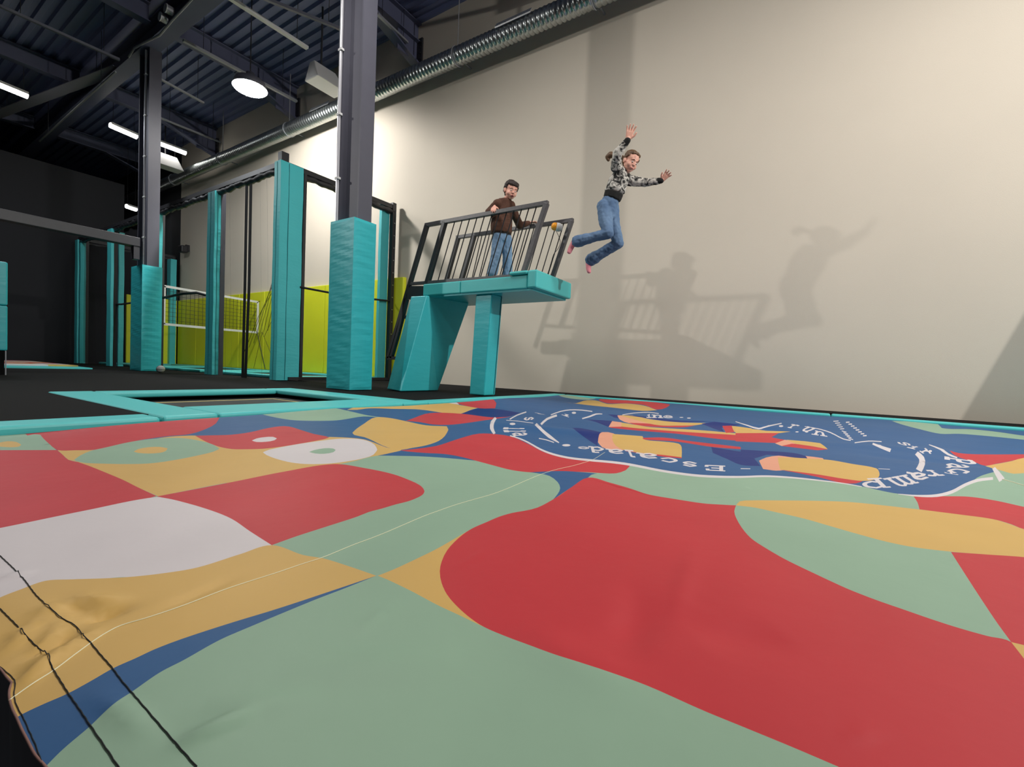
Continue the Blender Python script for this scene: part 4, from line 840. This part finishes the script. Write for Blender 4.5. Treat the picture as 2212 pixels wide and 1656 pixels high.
def face_parts(c, R, s, parent, brow, open_mouth, vox=.0035):
    g = lambda x, y, z: Vector(c)+R @ (Vector((x, y, z))*s)
    t = lambda *r: tuple(v*s for v in r)
    for sx in (-1, 1):
        blobs('eye', [('b', g(sx*.028, .0685, -.001), t(.014, .0112, .0072), R)], EYE, parent, .0015, 1)
        blobs('iris', [('b', g(sx*.028+.001, .0765, -.0048), t(.0068, .004, .0068), R)], IRIS, parent, .0012, 1)
        blobs('eyebrow', [('l', [(g(sx*.014, .0835, .0225), .0022*s), (g(sx*.03, .081, .0265), .0028*s), (g(sx*.047, .069, .019), .0018*s)])], brow, parent, .0014, 1)
    if open_mouth:
        blobs('mouth', [('b', g(0, .083, -.063), t(.018, .006, .009), R)], mat('mouth_dark', (92, 30, 34), .5), parent, .0015, 1)
        blobs('lips', [('l', [(g(-.021, .0785, -.060), .003*s), (g(0, .088, -.053), .0042*s), (g(.021, .0785, -.060), .003*s)]), ('l', [(g(-.019, .0785, -.063), .003*s), (g(0, .086, -.074), .0045*s), (g(.019, .0785, -.063), .003*s)])], LIP, parent, .0015, 1)
    else:
        blobs('lips', [('l', [(g(-.022, .0785, -.060), .0032*s), (g(0, .088, -.061), .0055*s), (g(.022, .0785, -.060), .0032*s)])], LIP, parent, .0015, 1)
def hand(wrist, d, nrm, s, side, curl=0., spread=.16):
    """palm and five fingers; d points along the hand, nrm is the back of the hand"""
    d = Vector(d).normalized(); n = Vector(nrm); n = (n-d*n.dot(d)).normalized(); x = d.cross(n)*side
    w = Vector(wrist); it = [('l', [(w-d*.02*s, .016*s), (w+d*.012*s, .018*s)])]
    for k in range(4): it.append(('l', [(w+d*.012*s+x*(k-1.5)*.009*s, .012*s), (w+d*.062*s+x*(k-1.5)*.016*s, .0105*s)]))
    for k, L in enumerate((.052, .06, .056, .044)):
        a = (k-1.5)*spread; dd = (d*math.cos(a)+x*math.sin(a)); p = w+d*.062*s+x*(k-1.5)*.0165*s; pts = [(p, .0082*s)]; ang = 0
        for j, f in enumerate((.45, .32, .23)):
            ang += curl*(.7+.3*j)+.06; q = dd*math.cos(ang)-n*math.sin(ang); p = p+q*L*f*s; pts.append((p, (.0078-.0008*j)*s))
        it.append(('l', pts))
    p = w+d*.018*s-x*.02*s; q = (d*.62-x*.72-n*(.15+curl*.3)).normalized(); p2 = p+q*.032*s; q2 = (d*.85-x*.35-n*(.2+curl*.6)).normalized()
    it.append(('l', [(p, .011*s), (p2, .009*s), (p2+q2*.026*s, .0075*s)]))
    return it
# --- boy on the platform
YBY = 5.38
def b_(x, y, Y=YBY): return at(1030+x/6.371, 370+y/6.371, Y=Y)
boy = empty('person', (-3.85, 5.55, 1.61), label='boy in brown sweatshirt and blue jeans standing on the jump platform holding both railings', cat='person')
hc = b_(468, 268); RB = frame((.84, -.48, -.30), (.10, .06, 1)); hs = 1.12
bneck = b_(415, 375); bsh = b_(385, 430)
rw = at(1030+252/6.371, 370+508/6.371, Y=5.17); re = at(1030+170/6.371, 370+560/6.371, Y=5.24); rs = b_(270, 440, 5.26)
lw = at(1030+735/6.371, 370+705/6.371, Y=5.93); le = at(1030+590/6.371, 370+745/6.371, Y=5.76); ls = b_(470, 470, 5.52)
hip = b_(330, 900)
fl = lambda x, y, Y: Vector((at(1030+x/6.371, 370+y/6.371, Y=Y).x, Y, 1.64))
rf = fl(215, 1420, 5.29); lf = fl(425, 1420, 5.47)
rk = b_(262, 1160, 5.30); lk = b_(420, 1150, 5.47)
it = head_items(hc, RB, hs)
it += [('l', [(b_(440, 345), .045), (bneck, .045), (bsh, .06)]), ('l', [(bsh, (.09, .09, .06)), (b_(345, 700), (.085, .09, .09)), (hip, (.07, .075, .06))]),
       ('l', [(rs, .04), (re, .032), (rw, .022)]), ('l', [(ls, .04), (le, .032), (lw, .022)]),
       ('l', [(hip+Vector((0, -.05, 0)), .07), (rk, .05), (rf+Vector((0, 0, .06)), .035)]), ('l', [(hip+Vector((.03, .06, 0)), .07), (lk, .05), (lf+Vector((0, 0, .06)), .035)]),
       ('l', [(rf+Vector((-.02, 0, .03)), .032), (rf+Vector((.13, -.02, .02)), (.03, .03, .022))]), ('l', [(lf+Vector((-.02, 0, .03)), .032), (lf+Vector((.13, .02, .02)), (.03, .03, .022))])]
it += hand(rw+Vector((-.0, -.02, .015)), (.35, -.70, -.62), (.1, -.6, .8), 1.15, 1, .30, .10)
it += hand(lw, (.85, .35, .1), (-.1, .05, 1), .95, -1, .15)
blobs('body', it, SKIN, boy, .0052, 3)
HB = mat('dark_brown_hair', (46, 34, 30), .6, bump=.6, bscale=90, stretch=(1, 1, .3)); BROWB = mat('brow', (60, 42, 36), .8)
def g2(c, R, s): return lambda x, y, z: Vector(c)+R @ (Vector((x, y, z))*s)
g = g2(hc, RB, hs)
hit = [('b', g(0, -.026, .056), tuple(v*hs for v in (.086, .090, .080)), RB), ('b', g(0, -.05, .005), tuple(v*hs for v in (.078, .056, .07)), RB), ('b', g(0, -.06, -.04), tuple(v*hs for v in (.05, .036, .04)), RB),
       ('l', [(g(-.05, .03, .085), .026*hs), (g(0, .062, .088), .026*hs), (g(.05, .03, .085), .026*hs)]), ('l', [(g(-.072, .01, .055), .02*hs), (g(-.077, .012, .018), .009*hs)]), ('l', [(g(.072, .01, .055), .02*hs), (g(.077, .012, .018), .009*hs)]), ('l', [(g(-.07, -.03, .03), .022*hs), (g(-.066, -.04, -.02), .018*hs)]), ('l', [(g(.07, -.03, .03), .022*hs), (g(.066, -.04, -.02), .018*hs)]),
       ('l', [(g(-.05, .052, .072), .018*hs), (g(-.02, .070, .070), .017*hs), (g(.02, .070, .070), .017*hs), (g(.05, .052, .072), .018*hs)])]
blobs('hair', hit, HB, boy, .004, 2, noise=(.006, .012)); face_parts(hc, RB, hs, boy, BROWB, True)
SW = mat('brown_fleece', (88, 56, 42), .9, noise=.2, nscale=12, bump=.25, bscale=30)
sit = [('l', [(b_(385, 420), (.11, .12, .045)), (b_(350, 560), (.15, .145, .09)), (b_(338, 740), (.165, .155, .1)), (b_(335, 850), (.155, .145, .035))]),
       ('l', [(rs+Vector((.02, .0, -.01)), .065), (re, .058), (re.lerp(rw, .75), .038)]), ('l', [(ls, .065), (le, .056), (le.lerp(lw, .8), .036)]), ('l', [(rs, .055), (b_(385, 415), .05), (ls, .055)])]
blobs('sweatshirt', sit, SW, boy, .006, 4, noise=(.012, .07))
JN = mat('blue_denim', (88, 124, 160), .85, noise=.4, nscale=7, rgb2=(140, 168, 196), bump=.3, bscale=18)
jit = [('l', [(b_(335, 840), (.10, .11, .05)), (b_(330, 940), (.11, .12, .06))]),
       ('l', [(hip+Vector((-.01, -.05, -.02)), .085), (rk, .075), (rf+Vector((0, 0, .08)), (.075, .07, .05))]), ('l', [(hip+Vector((.045, .07, -.02)), .085), (lk, .073), (lf+Vector((0, 0, .08)), (.075, .07, .05))])]
blobs('jeans', jit, JN, boy, .006, 4, noise=(.016, .06))
for f in (rf, lf): blobs('sock', [('l', [(f+Vector((-.02, 0, .04)), .04), (f+Vector((.12, 0, .0)), (.036, .04, .03))])], mat('grey_sock', (90, 90, 96), .9), boy, .006, 3)
# --- girl in the air
YG = 5.5
def gp(x, y, Y=YG): return at(1180+x/4.6, 240+y/4.6, Y=Y)
girl = empty('person', gp(640, 900), label='girl in black and white sweater and flared jeans leaping in mid air with arms raised', cat='person')
hc = gp(838, 505); RG = frame((.80, -.46, -.46), (.34, .05, 1)); hs = 1.10
sr = gp(690, 560, 5.36); er = gp(705, 425, 5.25); wr = gp(812, 285, 5.22)
sl = gp(830, 690, 5.62); el = gp(985, 710, 5.70); wl_ = gp(1145, 690, 5.72)
hp = gp(610, 960); k1 = gp(615, 1215, 5.38); a1 = gp(300, 1295, 5.36); k2 = gp(715, 1310, 5.60); a2 = gp(440, 1480, 5.62)
it = head_items(hc, RG, hs)
it += [('l', [(gp(800, 590), .042), (gp(760, 620), .045)]), ('l', [(gp(740, 640), (.085, .1, .07)), (gp(690, 800), (.08, .095, .09)), (gp(640, 900), (.07, .08, .08)), (hp, (.07, .08, .06))]),
       ('l', [(sr, .042), (er, .035), (wr, .021)]), ('l', [(sl, .042), (el, .033), (wl_, .021)]),
       ('l', [(hp+Vector((0, -.05, 0)), .055), (gp(590, 1090, 5.42), .055), (k1, .045), (a1, .034)]), ('l', [(hp+Vector((.02, .06, 0)), .055), (gp(665, 1130, 5.56), .055), (k2, .045), (a2, .034)])]
def foot(a, dirv, dn):
    d = Vector(dirv).normalized(); n = Vector(dn).normalized()
    r = [('l', [(a, .034), (a+n*.035-d*.01, .032), (a+n*.05+d*.08, (.028, .03, .024)), (a+n*.05+d*.125, (.02, .032, .018))])]
    return r
it += foot(a1, (-.35, -.1, -1), (-1, 0, -.2)); it += foot(a2, (.25, -.1, -1), (-.8, 0, -.6))
it += hand(wr, (.30, -.15, 1), (-.5, .8, .1), 1.35, 1, .08, .2); it += hand(wl_, (.72, -.1, .62), (-.4, .8, .4), 1.15, -1, .1, .22)
blobs('body', it, SKIN, girl, .0052, 3)
HG = mat('brown_hair', (104, 76, 50), .55, bump=.5, bscale=70, stretch=(1, 1, .4), noise=.3, nscale=20); g = g2(hc, RG, hs)
hit = [('b', g(0, -.024, .052), tuple(v*hs for v in (.084, .088, .077)), RG), ('b', g(0, -.045, .0), tuple(v*hs for v in (.079, .058, .07)), RG), ('l', [(g(-.045, .03, .082), .022*hs), (g(0, .05, .09), .02*hs), (g(.045, .03, .082), .022*hs)]),
       ('l', [(g(-.075, .015, .05), .016*hs), (g(-.078, -.02, .01), .016*hs)]), ('l', [(g(.075, .015, .05), .016*hs), (g(.078, -.02, .01), .016*hs)]),
       ('l', [(g(0, -.09, .02), .03), (gp(690, 440, 5.50), .026), (gp(640, 435, 5.50), .04), (gp(612, 455, 5.50), .034), (gp(618, 485, 5.50), .02)])]
blobs('hair', hit, HG, girl, .004, 2, noise=(.006, .02)); face_parts(hc, RG, hs, girl, mat('light_brow', (100, 72, 54), .8), False)
# patterned sweater: procedural black and white marbling
PS = bpy.data.materials.new('marbled_black_white_knit'); PS.use_nodes = True; nt = PS.node_tree; bsd = nt.nodes['Principled BSDF']; bsd.inputs['Roughness'].default_value = .9
tc = nt.nodes.new('ShaderNodeTexCoord'); n1 = nt.nodes.new('ShaderNodeTexNoise'); n1.inputs['Scale'].default_value = 13; n1.inputs['Detail'].default_value = 2; n1.inputs['Distortion'].default_value = 1.6
cr = nt.nodes.new('ShaderNodeValToRGB'); e_ = cr.color_ramp.elements; e_[0].position = .40; e_[0].color = (*lin((28, 28, 28)), 1); e_[1].position = .56; e_[1].color = (*lin((208, 204, 196)), 1)
q = cr.color_ramp.elements.new(.47); q.color = (*lin((120, 118, 114)), 1)
nt.links.new(tc.outputs['Object'], n1.inputs['Vector']); nt.links.new(n1.outputs['Fac'], cr.inputs[0]); nt.links.new(cr.outputs[0], bsd.inputs['Base Color'])
sit = [('l', [(gp(745, 610), (.09, .11, .06)), (gp(715, 700), (.125, .135, .09)), (gp(685, 790), (.13, .135, .07))]), ('l', [(sr, .062), (er, .056), (er.lerp(wr, .7), .042)]), ('l', [(sl, .066), (el, .052), (el.lerp(wl_, .8), .038)]), ('l', [(sr, .06), (gp(760, 625), .06), (sl, .06)])]
sw = blobs('sweater', sit, PS, girl, .006, 4, noise=(.012, .05))
KN = mat('black_rib_knit', (22, 22, 22), .9, bump=.3, bscale=60)
Rt = frame((0, 1, 0), (gp(715, 700)-gp(660, 870)))
blobs('hem_band', [('l', [(gp(672, 815), (.118, .128, .03)), (gp(655, 868), (.112, .125, .028))], Rt)], KN, sw, .006, 3)
blobs('cuff', [('l', [(er.lerp(wr, .72), .041), (er.lerp(wr, .97), .036)])], KN, sw, .005, 3); blobs('cuff', [('l', [(el.lerp(wl_, .80), .039), (el.lerp(wl_, .98), .034)])], KN, sw, .005, 3)
JG = mat('mid_blue_denim', (58, 88, 128), .85, noise=.4, nscale=6, rgb2=(118, 146, 176), bump=.3, bscale=18)
jit = [('l', [(gp(640, 880), (.108, .12, .05)), (gp(612, 980), (.118, .13, .07)), (gp(612, 1060), (.115, .12, .06))]),
       ('l', [(hp+Vector((-.02, -.06, 0)), .095), (gp(590, 1090, 5.42), .088), (k1, .07), (k1.lerp(a1, .5), .064), (k1.lerp(a1, .97), .078)]),
       ('l', [(hp+Vector((.03, .06, 0)), .095), (gp(665, 1130, 5.56), .085), (k2, .072), (k2.lerp(a2, .5), .07), (k2.lerp(a2, .97), .084)])]
blobs('jeans', jit, JG, girl, .006, 4, noise=(.016, .06))
PK = mat('pink_sock', (236, 150, 160), .9)
def sock(a, dirv, dn):
    d = Vector(dirv).normalized(); n = Vector(dn).normalized(); blobs('sock', [('l', [(a-n*.03, .04), (a+n*.035-d*.01, .038), (a+n*.05+d*.08, (.034, .036, .03)), (a+n*.05+d*.125, (.026, .038, .024))])], PK, girl, .006, 3)
sock(a1, (-.35, -.1, -1), (-1, 0, -.2)); sock(a2, (.25, -.1, -1), (-.8, 0, -.6))
